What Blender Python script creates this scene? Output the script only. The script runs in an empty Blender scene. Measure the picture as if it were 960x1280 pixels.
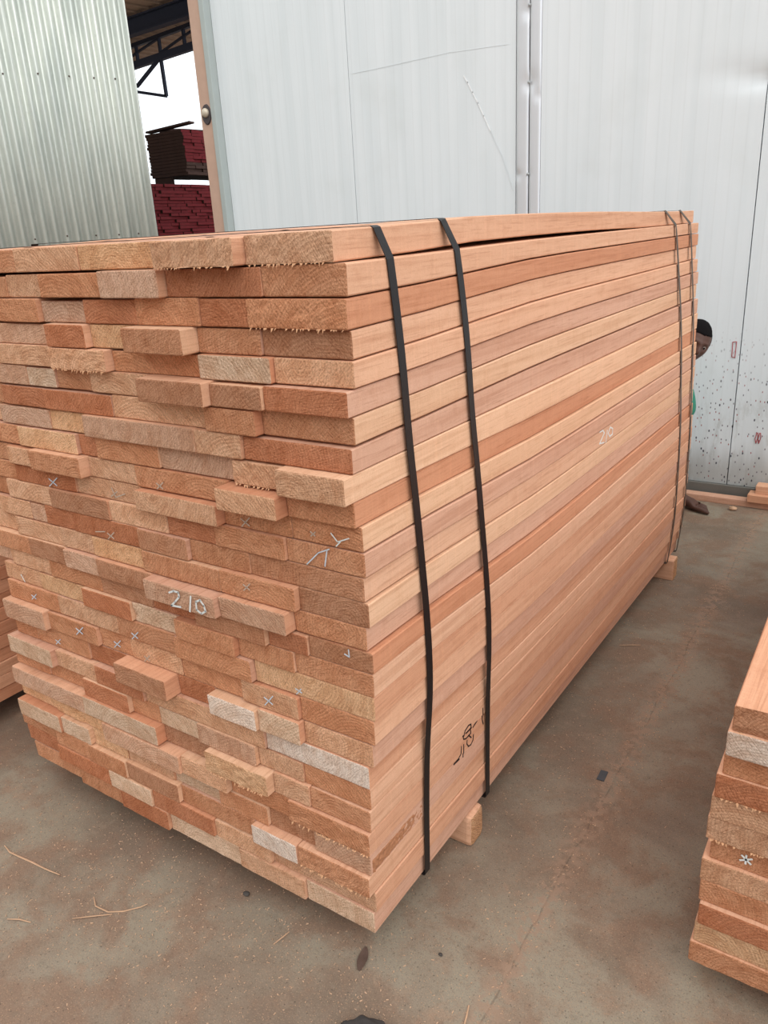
import bpy, bmesh, math, random
from mathutils import Vector, Matrix, noise
R = random.Random(7)
scene = bpy.context.scene
COL = scene.collection

# ------------------------------------------------------------------ camera
cd = bpy.data.cameras.new('camera'); cam = bpy.data.objects.new('camera', cd); COL.objects.link(cam)
_r, _u, _f = (0.83251678, 0.55142219, -0.05337947), (-0.14677608, 0.31244951, 0.93852655), (-0.53420276, 0.77350428, -0.34105505)
cam.matrix_world = Matrix(((_r[0], _u[0], -_f[0], 0.779), (_r[1], _u[1], -_f[1], -1.0085), (_r[2], _u[2], -_f[2], 1.5392), (0, 0, 0, 1)))
cd.sensor_fit = 'VERTICAL'; cd.sensor_height = 24; cd.lens = 968.33 / 1280 * 24
cd.clip_start = 0.02; cd.clip_end = 200
scene.camera = cam
# ------------------------------------------------------------------ sky, sun, exposure
w = bpy.data.worlds.new('overcast_sky'); scene.world = w; w.use_nodes = True
nt = w.node_tree; nt.nodes.clear()
wo = nt.nodes.new('ShaderNodeOutputWorld'); bg = nt.nodes.new('ShaderNodeBackground')
tc = nt.nodes.new('ShaderNodeTexCoord'); sx = nt.nodes.new('ShaderNodeSeparateXYZ'); cr = nt.nodes.new('ShaderNodeValToRGB')
nt.links.new(tc.outputs['Generated'], sx.inputs[0]); nt.links.new(sx.outputs['Z'], cr.inputs[0])
cr.color_ramp.elements[0].position = 0.0; cr.color_ramp.elements[0].color = (0.90, 0.955, 1.0, 1)
cr.color_ramp.elements[1].position = 0.75; cr.color_ramp.elements[1].color = (0.95, 0.98, 1.0, 1)
# sky darkened low behind the camera to deepen contrast; stands for unseen sheds
def _wm(op, a, b=0.0, c=0.0):
    x = nt.nodes.new('ShaderNodeMath'); x.operation = op
    for i, v in enumerate((a, b, c)):
        if hasattr(v, 'links'): nt.links.new(v, x.inputs[i])
        else: x.inputs[i].default_value = v
    return x.outputs[0]
def _wr(f, lo, hi):
    x = nt.nodes.new('ShaderNodeMapRange'); x.interpolation_type = 'SMOOTHSTEP'; nt.links.new(f, x.inputs[0]); x.inputs[1].default_value = lo; x.inputs[2].default_value = hi
    return x.outputs[0]
_dot = _wm('ADD', _wm('MULTIPLY', sx.outputs['X'], -.55), _wm('MULTIPLY', sx.outputs['Y'], -.83))
_f = _wm('MULTIPLY', _wr(_dot, -.05, .45), _wr(sx.outputs['Z'], .55, .2))
_mx = nt.nodes.new('ShaderNodeMix'); _mx.data_type = 'RGBA'; nt.links.new(_f, _mx.inputs[0]); nt.links.new(cr.outputs[0], _mx.inputs[6]); _mx.inputs[7].default_value = (.36, .35, .33, 1)
nt.links.new(_mx.outputs[2], bg.inputs[0]); bg.inputs[1].default_value = 1.62
nt.links.new(bg.outputs[0], wo.inputs[0])
sd = bpy.data.lights.new('soft_sun', 'SUN'); sd.energy = 1.2; sd.angle = math.radians(50); sd.color = (1.0, 0.97, 0.93)
sun = bpy.data.objects.new('soft_sun', sd); COL.objects.link(sun)
sun.rotation_euler = Vector((0.62, -0.50, 0.85)).to_track_quat('Z', 'Y').to_euler()
vs = scene.view_settings
vs.view_transform = 'Standard'; vs.look = 'None'; vs.exposure = 0.0; vs.gamma = 1.0; vs.use_curve_mapping = False

# ------------------------------------------------------------------ helpers
def lin(c):
    return tuple(((v / 255) / 12.92 if v / 255 <= 0.04045 else ((v / 255 + 0.055) / 1.055) ** 2.4) for v in c)
def tag(o, label=None, cat=None, group=None, kind=None):
    if label: o['label'] = label
    if cat: o['category'] = cat
    if group: o['group'] = group
    if kind: o['kind'] = kind
    return o
def link(name, me, parent=None, loc=None):
    o = bpy.data.objects.new(name, me); COL.objects.link(o)
    if parent: o.parent = parent
    if loc: o.location = loc
    return o
def empty(name, loc=(0, 0, 0), rz=0):
    o = bpy.data.objects.new(name, None); COL.objects.link(o); o.location = loc; o.rotation_euler[2] = rz; o.empty_display_size = .05
    return o
def from_bm(name, bm, mat, parent=None, loc=None, smooth=False):
    me = bpy.data.meshes.new(name); bm.normal_update(); bm.to_mesh(me); bm.free()
    for m in (mat if isinstance(mat, (list, tuple)) else [mat]): me.materials.append(m)
    if smooth:
        for p in me.polygons: p.use_smooth = True
    return link(name, me, parent, loc)
def add_box(bm, c, s, rot=None, bev=0.0, mi=0):
    r = bmesh.ops.create_cube(bm, size=1.0)
    M = Matrix.Translation(c) @ (rot.to_4x4() if rot else Matrix.Identity(4)) @ Matrix.Diagonal((*s, 1))
    bmesh.ops.transform(bm, matrix=M, verts=r['verts'])
    if bev:
        es = list({e for v in r['verts'] for e in v.link_edges})
        bmesh.ops.bevel(bm, geom=es, offset=bev, segments=2, affect='EDGES', profile=.6)
def add_bar(bm, a, b, wd, th):
    a, b = Vector(a), Vector(b); d = b - a
    q = d.to_track_quat('X', 'Z').to_matrix()
    add_box(bm, (a + b) / 2, (d.length, wd, th), q)
def add_tube(bm, pts, rad, n=8, flat=1.0):
    rings = []
    for i, p in enumerate(pts):
        p = Vector(p); t = (Vector(pts[min(i + 1, len(pts) - 1)]) - Vector(pts[max(i - 1, 0)])).normalized()
        s = t.cross(Vector((0, 0, 1)));  s = s.normalized() if s.length > 1e-4 else Vector((1, 0, 0))
        u = s.cross(t); r = rad[i] if isinstance(rad, (list, tuple)) else rad
        rings.append([bm.verts.new(p + s * math.cos(k * 2 * math.pi / n) * r + u * math.sin(k * 2 * math.pi / n) * r * flat) for k in range(n)])
    for a, b in zip(rings, rings[1:]):
        for k in range(n): bm.faces.new((a[k], a[(k + 1) % n], b[(k + 1) % n], b[k]))
    bm.faces.new(rings[0][::-1]); bm.faces.new(rings[-1])
    bmesh.ops.recalc_face_normals(bm, faces=bm.faces)

class NT:
    """tiny node-tree helper"""
    def __init__(s, name):
        s.m = bpy.data.materials.new(name); s.m.use_nodes = True; s.t = s.m.node_tree; s.t.nodes.clear()
        s.out = s.n('ShaderNodeOutputMaterial'); s.b = s.n('ShaderNodeBsdfPrincipled'); s.l(s.b.outputs[0], s.out.inputs[0])
        s.tc = s.n('ShaderNodeTexCoord')
    def n(s, t, **k):
        x = s.t.nodes.new(t)
        for a, v in k.items(): setattr(x, a, v)
        return x
    def l(s, a, b): s.t.links.new(a, b)
    def inp(s, sock, v):
        if hasattr(v, 'is_linked') or hasattr(v, 'links'): s.l(v, sock)
        else: sock.default_value = v
    def math(s, op, a, b=0.0, c=0.0, clamp=False):
        x = s.n('ShaderNodeMath', operation=op); x.use_clamp = clamp
        s.inp(x.inputs[0], a); s.inp(x.inputs[1], b); s.inp(x.inputs[2], c); return x.outputs[0]
    def vmath(s, op, a, b=(0, 0, 0)):
        x = s.n('ShaderNodeVectorMath', operation=op); s.inp(x.inputs[0], a); s.inp(x.inputs[1], b)
        return x.outputs['Value'] if op in ('LENGTH', 'DOT_PRODUCT', 'DISTANCE') else x.outputs[0]
    def noise(s, vec, scale, detail=3, rough=.55, dist=0.0):
        x = s.n('ShaderNodeTexNoise'); s.l(vec, x.inputs['Vector']); x.inputs['Scale'].default_value = scale
        x.inputs['Detail'].default_value = detail; x.inputs['Roughness'].default_value = rough; x.inputs['Distortion'].default_value = dist
        return x.outputs[0]
    def voro(s, vec, scale, feat='F1', rnd=1.0, dim='3D'):
        x = s.n('ShaderNodeTexVoronoi', feature=feat); x.voronoi_dimensions = dim; s.l(vec, x.inputs['Vector']); x.inputs['Scale'].default_value = scale
        x.inputs['Randomness'].default_value = rnd; return x
    def mix(s, fac, a, b, mode='MIX'):
        x = s.n('ShaderNodeMix', data_type='RGBA', blend_type=mode)
        s.inp(x.inputs[0], fac)
        for sock, v in ((x.inputs[6], a), (x.inputs[7], b)):
            s.inp(sock, (*v, 1) if isinstance(v, tuple) and len(v) == 3 else v)
        return x.outputs[2]
    def ramp(s, f, lo, hi, a=0.0, b=1.0):
        x = s.n('ShaderNodeMapRange'); x.clamp = True; x.interpolation_type = 'SMOOTHSTEP'
        s.inp(x.inputs[0], f); x.inputs[1].default_value = lo; x.inputs[2].default_value = hi; x.inputs[3].default_value = a; x.inputs[4].default_value = b
        return x.outputs[0]
    def mapv(s, vec, scale): 
        return s.vmath('MULTIPLY', vec, scale)
    def bump(s, h, strength, dist=.001, prev=None):
        x = s.n('ShaderNodeBump'); x.inputs['Strength'].default_value = strength; x.inputs['Distance'].default_value = dist
        s.l(h, x.inputs['Height']); 
        if prev: s.l(prev, x.inputs['Normal'])
        return x.outputs[0]
    def fin(s, color, rough=.6, normal=None, metallic=0.0, spec=.3):
        s.inp(s.b.inputs['Base Color'], (*color, 1) if isinstance(color, tuple) and len(color) == 3 else color)
        s.inp(s.b.inputs['Roughness'], rough); s.inp(s.b.inputs['Metallic'], metallic)
        s.b.inputs['Specular IOR Level'].default_value = spec
        if normal: s.l(normal, s.b.inputs['Normal'])
        return s.m

def plain(name, rgb, rough=.6, metallic=0.0, var=.12, scale=20, bump=.2, spec=.3):
    k = NT(name); o = k.tc.outputs['Object']; c = lin(rgb)
    n = k.noise(o, scale, 4); n2 = k.noise(o, scale * 9, 3)
    f = k.math('ADD', k.math('MULTIPLY', n, var * 2), 1 - var)
    col = k.mix(1.0, c, k.n('ShaderNodeCombineColor').outputs[0], 'MULTIPLY')
    cc = k.t.nodes[-1]
    comb = [x for x in k.t.nodes if x.bl_idname == 'ShaderNodeCombineColor'][0]
    for i in range(3): k.l(f, comb.inputs[i])
    return k.fin(col, rough, k.bump(n2, bump, .002), metallic, spec)

# -- wood: 'tint' colour attribute carries each board's own colour, the nodes add grain
def mat_wood_side():
    k = NT('planed_wood_face'); o = k.tc.outputs['Object']; oi = k.n('ShaderNodeObjectInfo')
    v = k.vmath('ADD', o, k.vmath('MULTIPLY', k.n('ShaderNodeCombineXYZ').outputs[0], (40, 40, 40)))
    comb = [x for x in k.t.nodes if x.bl_idname == 'ShaderNodeCombineXYZ'][0]
    for i in range(3): k.l(oi.outputs['Random'], comb.inputs[i])
    at = k.n('ShaderNodeVertexColor', layer_name='tint')
    g1 = k.noise(k.mapv(v, (70, 1.6, 70)), 1.0, 5, .62, .5)      # long grain
    g2 = k.noise(k.mapv(v, (260, 9, 260)), 1.0, 3, .6)           # pores
    g3 = k.noise(k.mapv(v, (6, 1.1, 6)), 1.0, 3, .5)             # broad patches
    saw = k.noise(k.mapv(v, (3, 120, 3)), 1.0, 2, .5)            # faint saw marks across
    fz = k.noise(v, 420, 2, .7)
    c = k.mix(k.ramp(g1, .42, .70, 0, .5), at.outputs[0], k.mix(1.0, at.outputs[0], (.74, .62, .54), 'MULTIPLY'))
    c = k.mix(k.ramp(g2, .52, .72, 0, .45), c, k.mix(1.0, at.outputs[0], (.62, .50, .43), 'MULTIPLY'))
    c = k.mix(k.ramp(g3, .40, .70, 0, .38), c, k.mix(1.0, c, (.86, .76, .70), 'MULTIPLY'))
    c = k.mix(k.ramp(fz, .50, .68, 0, .5), c, k.mix(1.0, c, (.80, .72, .66), 'MULTIPLY'))
    c = k.mix(k.ramp(saw, .5, .75, 0, .35), c, k.mix(1.0, c, (1.14, 1.14, 1.13), 'MULTIPLY'))
    c = k.mix(k.ramp(k.noise(v, 24, 4, .65), .5, .7, 0, .35), c, k.mix(1.0, c, (.85, .77, .71), 'MULTIPLY'))
    kn = k.voro(k.mapv(v, (4.2, .9, 4.2)), 1.0).outputs['Distance']   # rare small knots and grain swirls
    c = k.mix(k.ramp(kn, .03, .07, .5, 0), c, k.mix(1.0, c, (.5, .38, .3), 'MULTIPLY'))
    h = k.math('ADD', k.math('MULTIPLY', g2, .6), k.math('ADD', k.math('MULTIPLY', saw, .7), k.math('MULTIPLY', fz, .5)))
    return k.fin(c, .72, k.bump(h, .5, .0012), 0, .2)
def mat_wood_end():
    k = NT('sawn_end_grain'); o = k.tc.outputs['Object']; oi = k.n('ShaderNodeObjectInfo')
    rnd = oi.outputs['Random']
    r2 = k.math('FRACT', k.math('MULTIPLY', rnd, 17.31)); r3 = k.math('FRACT', k.math('MULTIPLY', rnd, 71.7))
    off = k.n('ShaderNodeCombineXYZ')
    k.l(k.math('MULTIPLY_ADD', r2, .26, -.13), off.inputs[0]); k.l(k.math('MULTIPLY_ADD', r3, .17, -.11), off.inputs[2])
    oz = k.mapv(o, (1, 0, 1))
    d = k.vmath('SUBTRACT', oz, off.outputs[0])
    ov = k.vmath('ADD', o, k.vmath('MULTIPLY', off.outputs[0], (310, 310, 310)))
    wob = k.noise(ov, 9, 3, .5); wob2 = k.noise(ov, 40, 3, .6)
    dist = k.math('ADD', k.vmath('LENGTH', d), k.math('ADD', k.math('MULTIPLY', wob, .035), k.math('MULTIPLY', wob2, .004)))
    rings = k.math('SINE', k.math('MULTIPLY', dist, 900.0))
    rings2 = k.math('SINE', k.math('MULTIPLY', dist, 210.0))
    at = k.n('ShaderNodeVertexColor', layer_name='tint')
    fz = k.noise(ov, 300, 4, .8)                                 # torn fibres
    # saw scratches at a board-dependent slant
    rot = k.n('ShaderNodeVectorRotate', rotation_type='Y_AXIS'); k.l(ov, rot.inputs[0]); k.l(k.math('MULTIPLY_ADD', r3, 2.2, -1.1), rot.inputs['Angle'])
    sc = k.noise(k.mapv(rot.outputs[0], (30, 1, 420)), 1.0, 3, .6)
    bl = k.noise(ov, 14, 3, .55)
    c = k.mix(k.ramp(rings, .2, 1, 0, .30), at.outputs[0], k.mix(1.0, at.outputs[0], (.70, .58, .50), 'MULTIPLY'))
    c = k.mix(k.ramp(rings2, .1, 1, 0, .30), c, k.mix(1.0, at.outputs[0], (.82, .70, .62), 'MULTIPLY'))
    c = k.mix(k.ramp(bl, .47, .58, 0, .40), c, k.mix(1.0, c, (.80, .66, .56), 'MULTIPLY'))
    c = k.mix(k.ramp(fz, .49, .64, 0, .72), c, k.mix(1.0, c, (.52, .42, .36), 'MULTIPLY'))
    c = k.mix(k.ramp(fz, .48, .36, 0, .6), c, k.mix(1.0, c, (1.32, 1.33, 1.34), 'MULTIPLY'))
    c = k.mix(k.ramp(sc, .48, .64, 0, .55), c, k.mix(1.0, c, (.62, .52, .46), 'MULTIPLY'))
    h = k.math('ADD', k.math('MULTIPLY', fz, -1.0), k.math('ADD', k.math('MULTIPLY', sc, -.9), k.math('MULTIPLY', rings, .1)))
    return k.fin(c, .9, k.bump(h, 1.0, .004), 0, .1)
M_SIDE = mat_wood_side(); M_END = mat_wood_end()
# ------------------------------------------------------------------ floor
def mat_floor():
    k = NT('stained_concrete'); o = k.tc.outputs['Object']
    a = k.noise(o, 1.3, 5, .6, .4); b = k.noise(o, 5.0, 5, .65, .3); c_ = k.noise(o, 38, 4, .6); d = k.noise(o, 330, 3, .7)
    base = k.mix(k.ramp(a, .40, .60), lin((144, 134, 117)), lin((122, 104, 89)))
    base = k.mix(k.ramp(b, .42, .62, 0, .85), base, lin((130, 104, 86)))
    base = k.mix(k.ramp(k.noise(o, 2.6, 4, .6), .50, .66, 0, .55), base, lin((112, 100, 86)))
    base = k.mix(k.ramp(k.noise(o, 9, 5, .7), .56, .70, 0, .5), base, lin((150, 120, 98)))   # red dust
    base = k.mix(k.ramp(c_, .5, .72, 0, .35), base, lin((98, 88, 76)))
    base = k.mix(k.ramp(d, .54, .70, 0, .6), base, lin((170, 146, 122)))
    base = k.mix(k.ramp(k.noise(o, 120, 4, .75), .54, .66, 0, .45), base, lin((96, 82, 70)))
    base = k.mix(k.ramp(k.noise(o, 19, 5, .75), .54, .62, 0, .35), base, lin((154, 134, 114)))
    base = k.mix(k.ramp(d, .45, .32, 0, .65), base, lin((92, 80, 70)))
    sp = k.voro(o, 70, dim='2D').outputs['Distance']; base = k.mix(k.ramp(sp, .04, .10, .6, 0), base, lin((176, 140, 108)))
    sp2 = k.voro(o, 23, dim='2D').outputs['Distance']; base = k.mix(k.ramp(sp2, .02, .05, .6, 0), base, lin((60, 54, 50)))
    # expansion joint that runs beside the stack
    s = k.n('ShaderNodeSeparateXYZ'); k.l(o, s.inputs[0])
    xx = k.math('ADD', s.outputs[0], k.math('MULTIPLY_ADD', k.noise(k.mapv(o, (0, 1, 0)), 3.5, 4, .6), .05, -.27))
    ax = k.math('ABSOLUTE', xx)
    brk = k.ramp(k.noise(o, 7, 3), .36, .50)
    base = k.mix(k.math('MULTIPLY', k.ramp(ax, .0010, .003, .4, 0), brk), base, lin((84, 72, 62)))
    base = k.mix(k.math('MULTIPLY', k.ramp(ax, .004, .06, .75, 0), k.ramp(c_, .44, .56)), base, lin((152, 126, 106)))
    rgh = k.ramp(b, .35, .65, .55, .85)
    h = k.math('ADD', k.math('MULTIPLY', c_, .5), k.math('MULTIPLY', d, .35))
    n = k.bump(h, .35, .002); n = k.bump(k.ramp(ax, .001, .004), .25, .002, n)
    return k.fin(base, rgh, n, 0, .3)
bm = bmesh.new()
bmesh.ops.create_grid(bm, x_segments=40, y_segments=40, size=1)
bmesh.ops.transform(bm, matrix=Matrix.Translation((-12, 14, 0)) @ Matrix.Diagonal((34, 22, 1, 1)), verts=bm.verts)
tag(from_bm('floor', bm, mat_floor()), 'stained grey brown concrete yard floor dusted with sawdust', None, None, 'structure')

# ------------------------------------------------------------------ panelled metal wall
def mat_panel():
    k = NT('white_sheet_panel'); o = k.tc.outputs['Object']
    s = k.n('ShaderNodeSeparateXYZ'); k.l(o, s.inputs[0]); X, Z = s.outputs[0], s.outputs[2]
    n1 = k.noise(k.mapv(o, (9, 1, .5)), 1.0, 4, .6); n2 = k.noise(o, 2.0, 4, .6); n3 = k.noise(k.mapv(o, (60, 1, 3)), 1.0, 3)
    c = k.mix(k.ramp(n1, .35, .7), lin((226, 232, 235)), lin((219, 226, 229)))
    c = k.mix(k.ramp(n2, .5, .75, 0, .3), c, lin((208, 213, 212)))
    c = k.mix(k.ramp(n3, .6, .8, 0, .2), c, lin((206, 210, 209)))
    rib = k.math('SINE', k.math('MULTIPLY', X, 2 * math.pi / .062))
    c = k.mix(k.ramp(rib, .86, 1, 0, .12), c, lin((196, 200, 200)))
    # rising dirt at the foot, paint specks low on the wall
    dz = k.math('ADD', Z, k.math('MULTIPLY', n1, -.25)); c = k.mix(k.ramp(dz, .02, .22, .55, 0), c, lin((136, 134, 126)))
    c = k.mix(k.math('MULTIPLY', k.ramp(Z, .9, .2, 0, .5), k.ramp(k.noise(k.mapv(o, (14, 1, 5)), 1.0, 5, .7), .50, .66)), c, lin((158, 158, 150)))
    wc = k.n('ShaderNodeCombineXYZ'); k.l(X, wc.inputs[0]); k.l(k.math('MULTIPLY', Z, .55), wc.inputs[1]); warp = wc.outputs[0]
    low = k.math('MULTIPLY', k.ramp(Z, 1.05, .5), k.ramp(X, -.5, -.15))
    vv = k.voro(warp, 44, dim='2D'); d1 = vv.outputs['Distance']
    sep = k.n('ShaderNodeSeparateColor'); k.l(vv.outputs['Color'], sep.inputs[0])
    on = k.math('GREATER_THAN', sep.outputs[0], .52)
    c = k.mix(k.math('MULTIPLY', k.math('MULTIPLY', k.ramp(d1, .08, .17, .9, 0), on), low), c, k.mix(k.math('GREATER_THAN', sep.outputs[1], .6), lin((92, 84, 96)), lin((150, 70, 72))))
    vb = k.voro(warp, 17, dim='2D'); sb = k.n('ShaderNodeSeparateColor'); k.l(vb.outputs['Color'], sb.inputs[0])
    c = k.mix(k.math('MULTIPLY', k.math('MULTIPLY', k.ramp(vb.outputs['Distance'], .05, .08, .95, 0), k.math('GREATER_THAN', sb.outputs[2], .5)), low), c, lin((58, 58, 72)))
    h = k.math('ADD', k.math('MULTIPLY', rib, .25), k.math('MULTIPLY', n2, 2.0))
    return k.fin(c, .45, k.bump(h, .25, .004), .0, .4)
M_PANEL = mat_panel()
M_DARKSEAM = plain('dark_seam', (70, 72, 74)); M_GREY = plain('grey_steel', (168, 172, 172), .4, .3)
M_SKIRT = plain('grime_dark_skirting', (112, 110, 104), .7, 0, .25, 6, .3)
M_ALU = plain('dented_aluminium', (222, 224, 228), .3, .5, .06, 5, .15, .5)
M_PRIMER = plain('pink_primer_steel', (192, 160, 142), .7, 0, .12, 12, .2)
M_EDGE = plain('galvanised_edge', (176, 184, 182), .5, .2, .08, 9, .15)
wall = tag(empty('wall_back', (0, 3.52, 0)), 'white ribbed sheet metal wall behind the timber stack', None, None, 'structure')
bm = bmesh.new(); add_box(bm, (-.03, .075, 2.16), (7.04, .03, 4.2)); from_bm('backing_sheet', bm, M_DARKSEAM, wall)
def panel(x0, x1, dent=None, name='wall_panel'):
    bm = bmesh.new(); nx = max(4, int((x1 - x0) / .03)); nz = 110
    z0, z1 = .082, 4.25
    F = []
    for i in range(nx + 1):
        col = []
        for j in range(nz + 1):
            x = x0 + (x1 - x0) * i / nx; z = z0 + (z1 - z0) * (j / nz)
            y = 0.0022 * noise.noise(Vector((x * 1.3, z * .9, 3)))
            if dent:
                for dx, dz, rx, rz, dp in dent:
                    q = ((x - dx) / rx) ** 2 + ((z - dz) / rz) ** 2
                    y += dp * math.exp(-q * 2)
            col.append(bm.verts.new((x, y, z)))
        F.append(col)
    for i in range(nx):
        for j in range(nz): bm.faces.new((F[i][j], F[i + 1][j], F[i + 1][j + 1], F[i][j + 1]))
    def back(a): return [bm.verts.new((v.co.x, .058, v.co.z)) for v in a]
    for ln in (F[0][::-1], F[-1], [c[0] for c in F], [c[-1] for c in F][::-1]):
        b = back(ln)
        for q in range(len(ln) - 1): bm.faces.new((ln[q], b[q], b[q + 1], ln[q + 1]))
    o = from_bm(name, bm, M_PANEL, wall, smooth=True)
    for p in o.data.polygons: p.use_smooth = abs(p.normal.y) > .6 and p.index < nx * nz
    for e in o.data.edges: pass
    at = o.data.attributes.new('sharp_edge', 'BOOLEAN', 'EDGE') if 'sharp_edge' not in o.data.attributes else o.data.attributes['sharp_edge']
    n_in = (nx + 1) * (nz + 1)
    xs_ = (x0, x1)
    for e in o.data.edges:
        a, b = (o.data.vertices[q].co for q in e.vertices)
        if (abs(a.x - x0) < 1e-5 and abs(b.x - x0) < 1e-5) or (abs(a.x - x1) < 1e-5 and abs(b.x - x1) < 1e-5): at.data[e.index].value = True
    return o
panel(-3.555, -2.432)
panel(-2.428, -1.283)
panel(-1.129, .023, [(.02, 2.13, .16, .05, .022), (-.14, 2.17, .2, .07, .007), (-.85, 1.78, .03, .05, .003), (-.93, 1.72, .02, .02, .003)])
panel(.028, 1.178, [(.03, 2.13, .05, .04, .012)])
panel(1.182, 2.332); panel(2.336, 3.486)
# jointing profile between the panels: two dented strips
def strip(x0, x1, dents):
    bm = bmesh.new(); nx, nz = 8, 260; F = []
    for i in range(nx + 1):
        col = []
        for j in range(nz + 1):
            x = x0 + (x1 - x0) * i / nx; z = .082 + 4.16 * j / nz; y = -.006 - .0035 * math.sin(math.pi * i / nx)
            for dx, dz, r, dp in dents:
                q = ((x - dx) / r) ** 2 + ((z - dz) / r) ** 2; y += dp * math.exp(-q * 1.5)
            if i in (0, nx): y = 0.004
            col.append(bm.verts.new((x, y, z)))
        F.append(col)
    for i in range(nx):
        for j in range(nz): bm.faces.new((F[i][j], F[i + 1][j], F[i + 1][j + 1], F[i][j + 1]))
    return bm
jr = tag(empty('trim_1', (0, 3.52, 0)), 'dented metal joint profile running up the white wall', None, None, 'structure')
from_bm('joint_strip', strip(-1.281, -1.204, [(-1.2, 2.27, .05, .010), (-1.27, 1.80, .03, .009), (-1.2, 2.62, .05, .009)]), M_ALU, jr, smooth=True)
from_bm('joint_strip', strip(-1.200, -1.131, [(-1.2, 2.27, .06, .011), (-1.14, 2.2, .04, .006), (-1.2, 1.8, .03, .004)]), M_ALU, jr, smooth=True)
for z in (1.80, 2.27, 2.64, 1.2, .7):
    bm = bmesh.new(); bmesh.ops.create_uvsphere(bm, u_segments=10, v_segments=6, radius=.008)
    bmesh.ops.transform(bm, matrix=Matrix.Translation((-1.202, -.008, z)) @ Matrix.Diagonal((1, .6, 1, 1)), verts=bm.verts)
    from_bm('rivet', bm, M_GREY, jr, smooth=True)
bm = bmesh.new(); add_box(bm, (-.03, 3.508, .041), (7.04, .020, .081), bev=.003)
tag(from_bm('baseboard_back', bm, M_SKIRT), 'dark grimy metal skirting along the foot of the white wall', None, None, 'structure')
# door edge channels at the left end of the wall
dr = tag(empty('trim_2', (0, 0, 0)), 'pink primed steel door edge at the left end of the white wall', None, None, 'structure')
bm = bmesh.new(); add_box(bm, (-3.660, 3.52, 2.12), (.115, .10, 4.24), bev=.006); from_bm('primed_channel', bm, M_PRIMER, dr)
bm = bmesh.new(); add_box(bm, (-3.580, 3.505, 2.12), (.044, .10, 4.24), bev=.005); from_bm('edge_channel', bm, M_EDGE, dr)
bm = bmesh.new()
bmesh.ops.create_cone(bm, cap_ends=True, segments=24, radius1=.055, radius2=.05, depth=.012)
bmesh.ops.transform(bm, matrix=Matrix.Translation((-3.655, 3.466, 2.385)) @ Matrix.Rotation(math.pi / 2, 4, 'X') @ Matrix.Diagonal((.8, 1.25, 1, 1)), verts=bm.verts)
rp = from_bm('roller_plate', bm, plain('dark_worn_steel', (84, 76, 78), .6, .3), dr)
bm = bmesh.new(); bmesh.ops.create_uvsphere(bm, u_segments=20, v_segments=12, radius=.030)
bmesh.ops.transform(bm, matrix=Matrix.Translation((-3.652, 3.452, 2.395)) @ Matrix.Diagonal((1, .8, 1, 1)), verts=bm.verts)
from_bm('roller_cap', bm, plain('worn_brass_cap', (200, 188, 170), .4, .2), rp, smooth=True)
# scratches, scuffs and red pencil marks on the wall
def ribbon(pts, wd, th=.0006, plane='xz', off=0.0, side=-1):
    """thin raised stroke; pts are 2D on the plane; off is the coordinate along the plane's normal"""
    bm = bmesh.new()
    for (a, b) in zip(pts, pts[1:]):
        a2, b2 = Vector((a[0], a[1])), Vector((b[0], b[1])); d = (b2 - a2)
        if d.length < 1e-6: continue
        d.normalize(); n = Vector((-d.y, d.x)) * wd / 2; a2 = a2 - d * wd * .3; b2 = b2 + d * wd * .3
        q = [a2 + n, a2 - n, b2 - n, b2 + n]
        def m(p, o): return (p.x, o, p.y) if plane == 'xz' else (o, p.x, p.y)
        A = [bm.verts.new(m(p, off)) for p in q]; B = [bm.verts.new(m(p, off + side * th)) for p in q]
        bm.faces.new(B); bm.faces.new(A[::-1])
        for i in range(4): bm.faces.new((A[i], A[(i + 1) % 4], B[(i + 1) % 4], B[i]))
    bmesh.ops.recalc_face_normals(bm, faces=bm.faces)
    return bm
M_SCR = plain('bright_scratch', (240, 243, 244), .5); M_SCUFF = plain('grey_scuff', (222, 228, 231), .5); M_RED = plain('red_pencil', (176, 84, 88), .8)
from_bm('scratch', ribbon([(-1.61, 2.357), (-1.585, 2.32), (-1.555, 2.265), (-1.52, 2.205), (-1.483, 2.134), (-1.44, 2.05)], .007, off=-.003), M_SCR, wall)
from_bm('scratch', ribbon([(-1.44, 2.05), (-1.366, 1.91), (-1.33, 1.82), (-1.295, 1.72)], .003, off=-.003), M_SCUFF, wall)
from_bm('scuff', ribbon([(-2.40, 2.478), (-2.2, 2.48), (-1.98, 2.485), (-1.7, 2.49), (-1.33, 2.475)], .003, th=.0002, off=-.002), M_SCUFF, wall)
from_bm('pencil_mark', ribbon([(.0, .881), (-.016, .878), (-.014, .80), (.002, .796), (.003, .881)], .004, off=-.003), M_RED, wall)
for dx in (0, .014):
    from_bm('pencil_mark', ribbon([(.152 + dx, .395), (.146 + dx, .36), (.152 + dx, .335), (.16 + dx, .37), (.156 + dx, .395)], .004, off=-.003), M_RED, wall)

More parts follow.
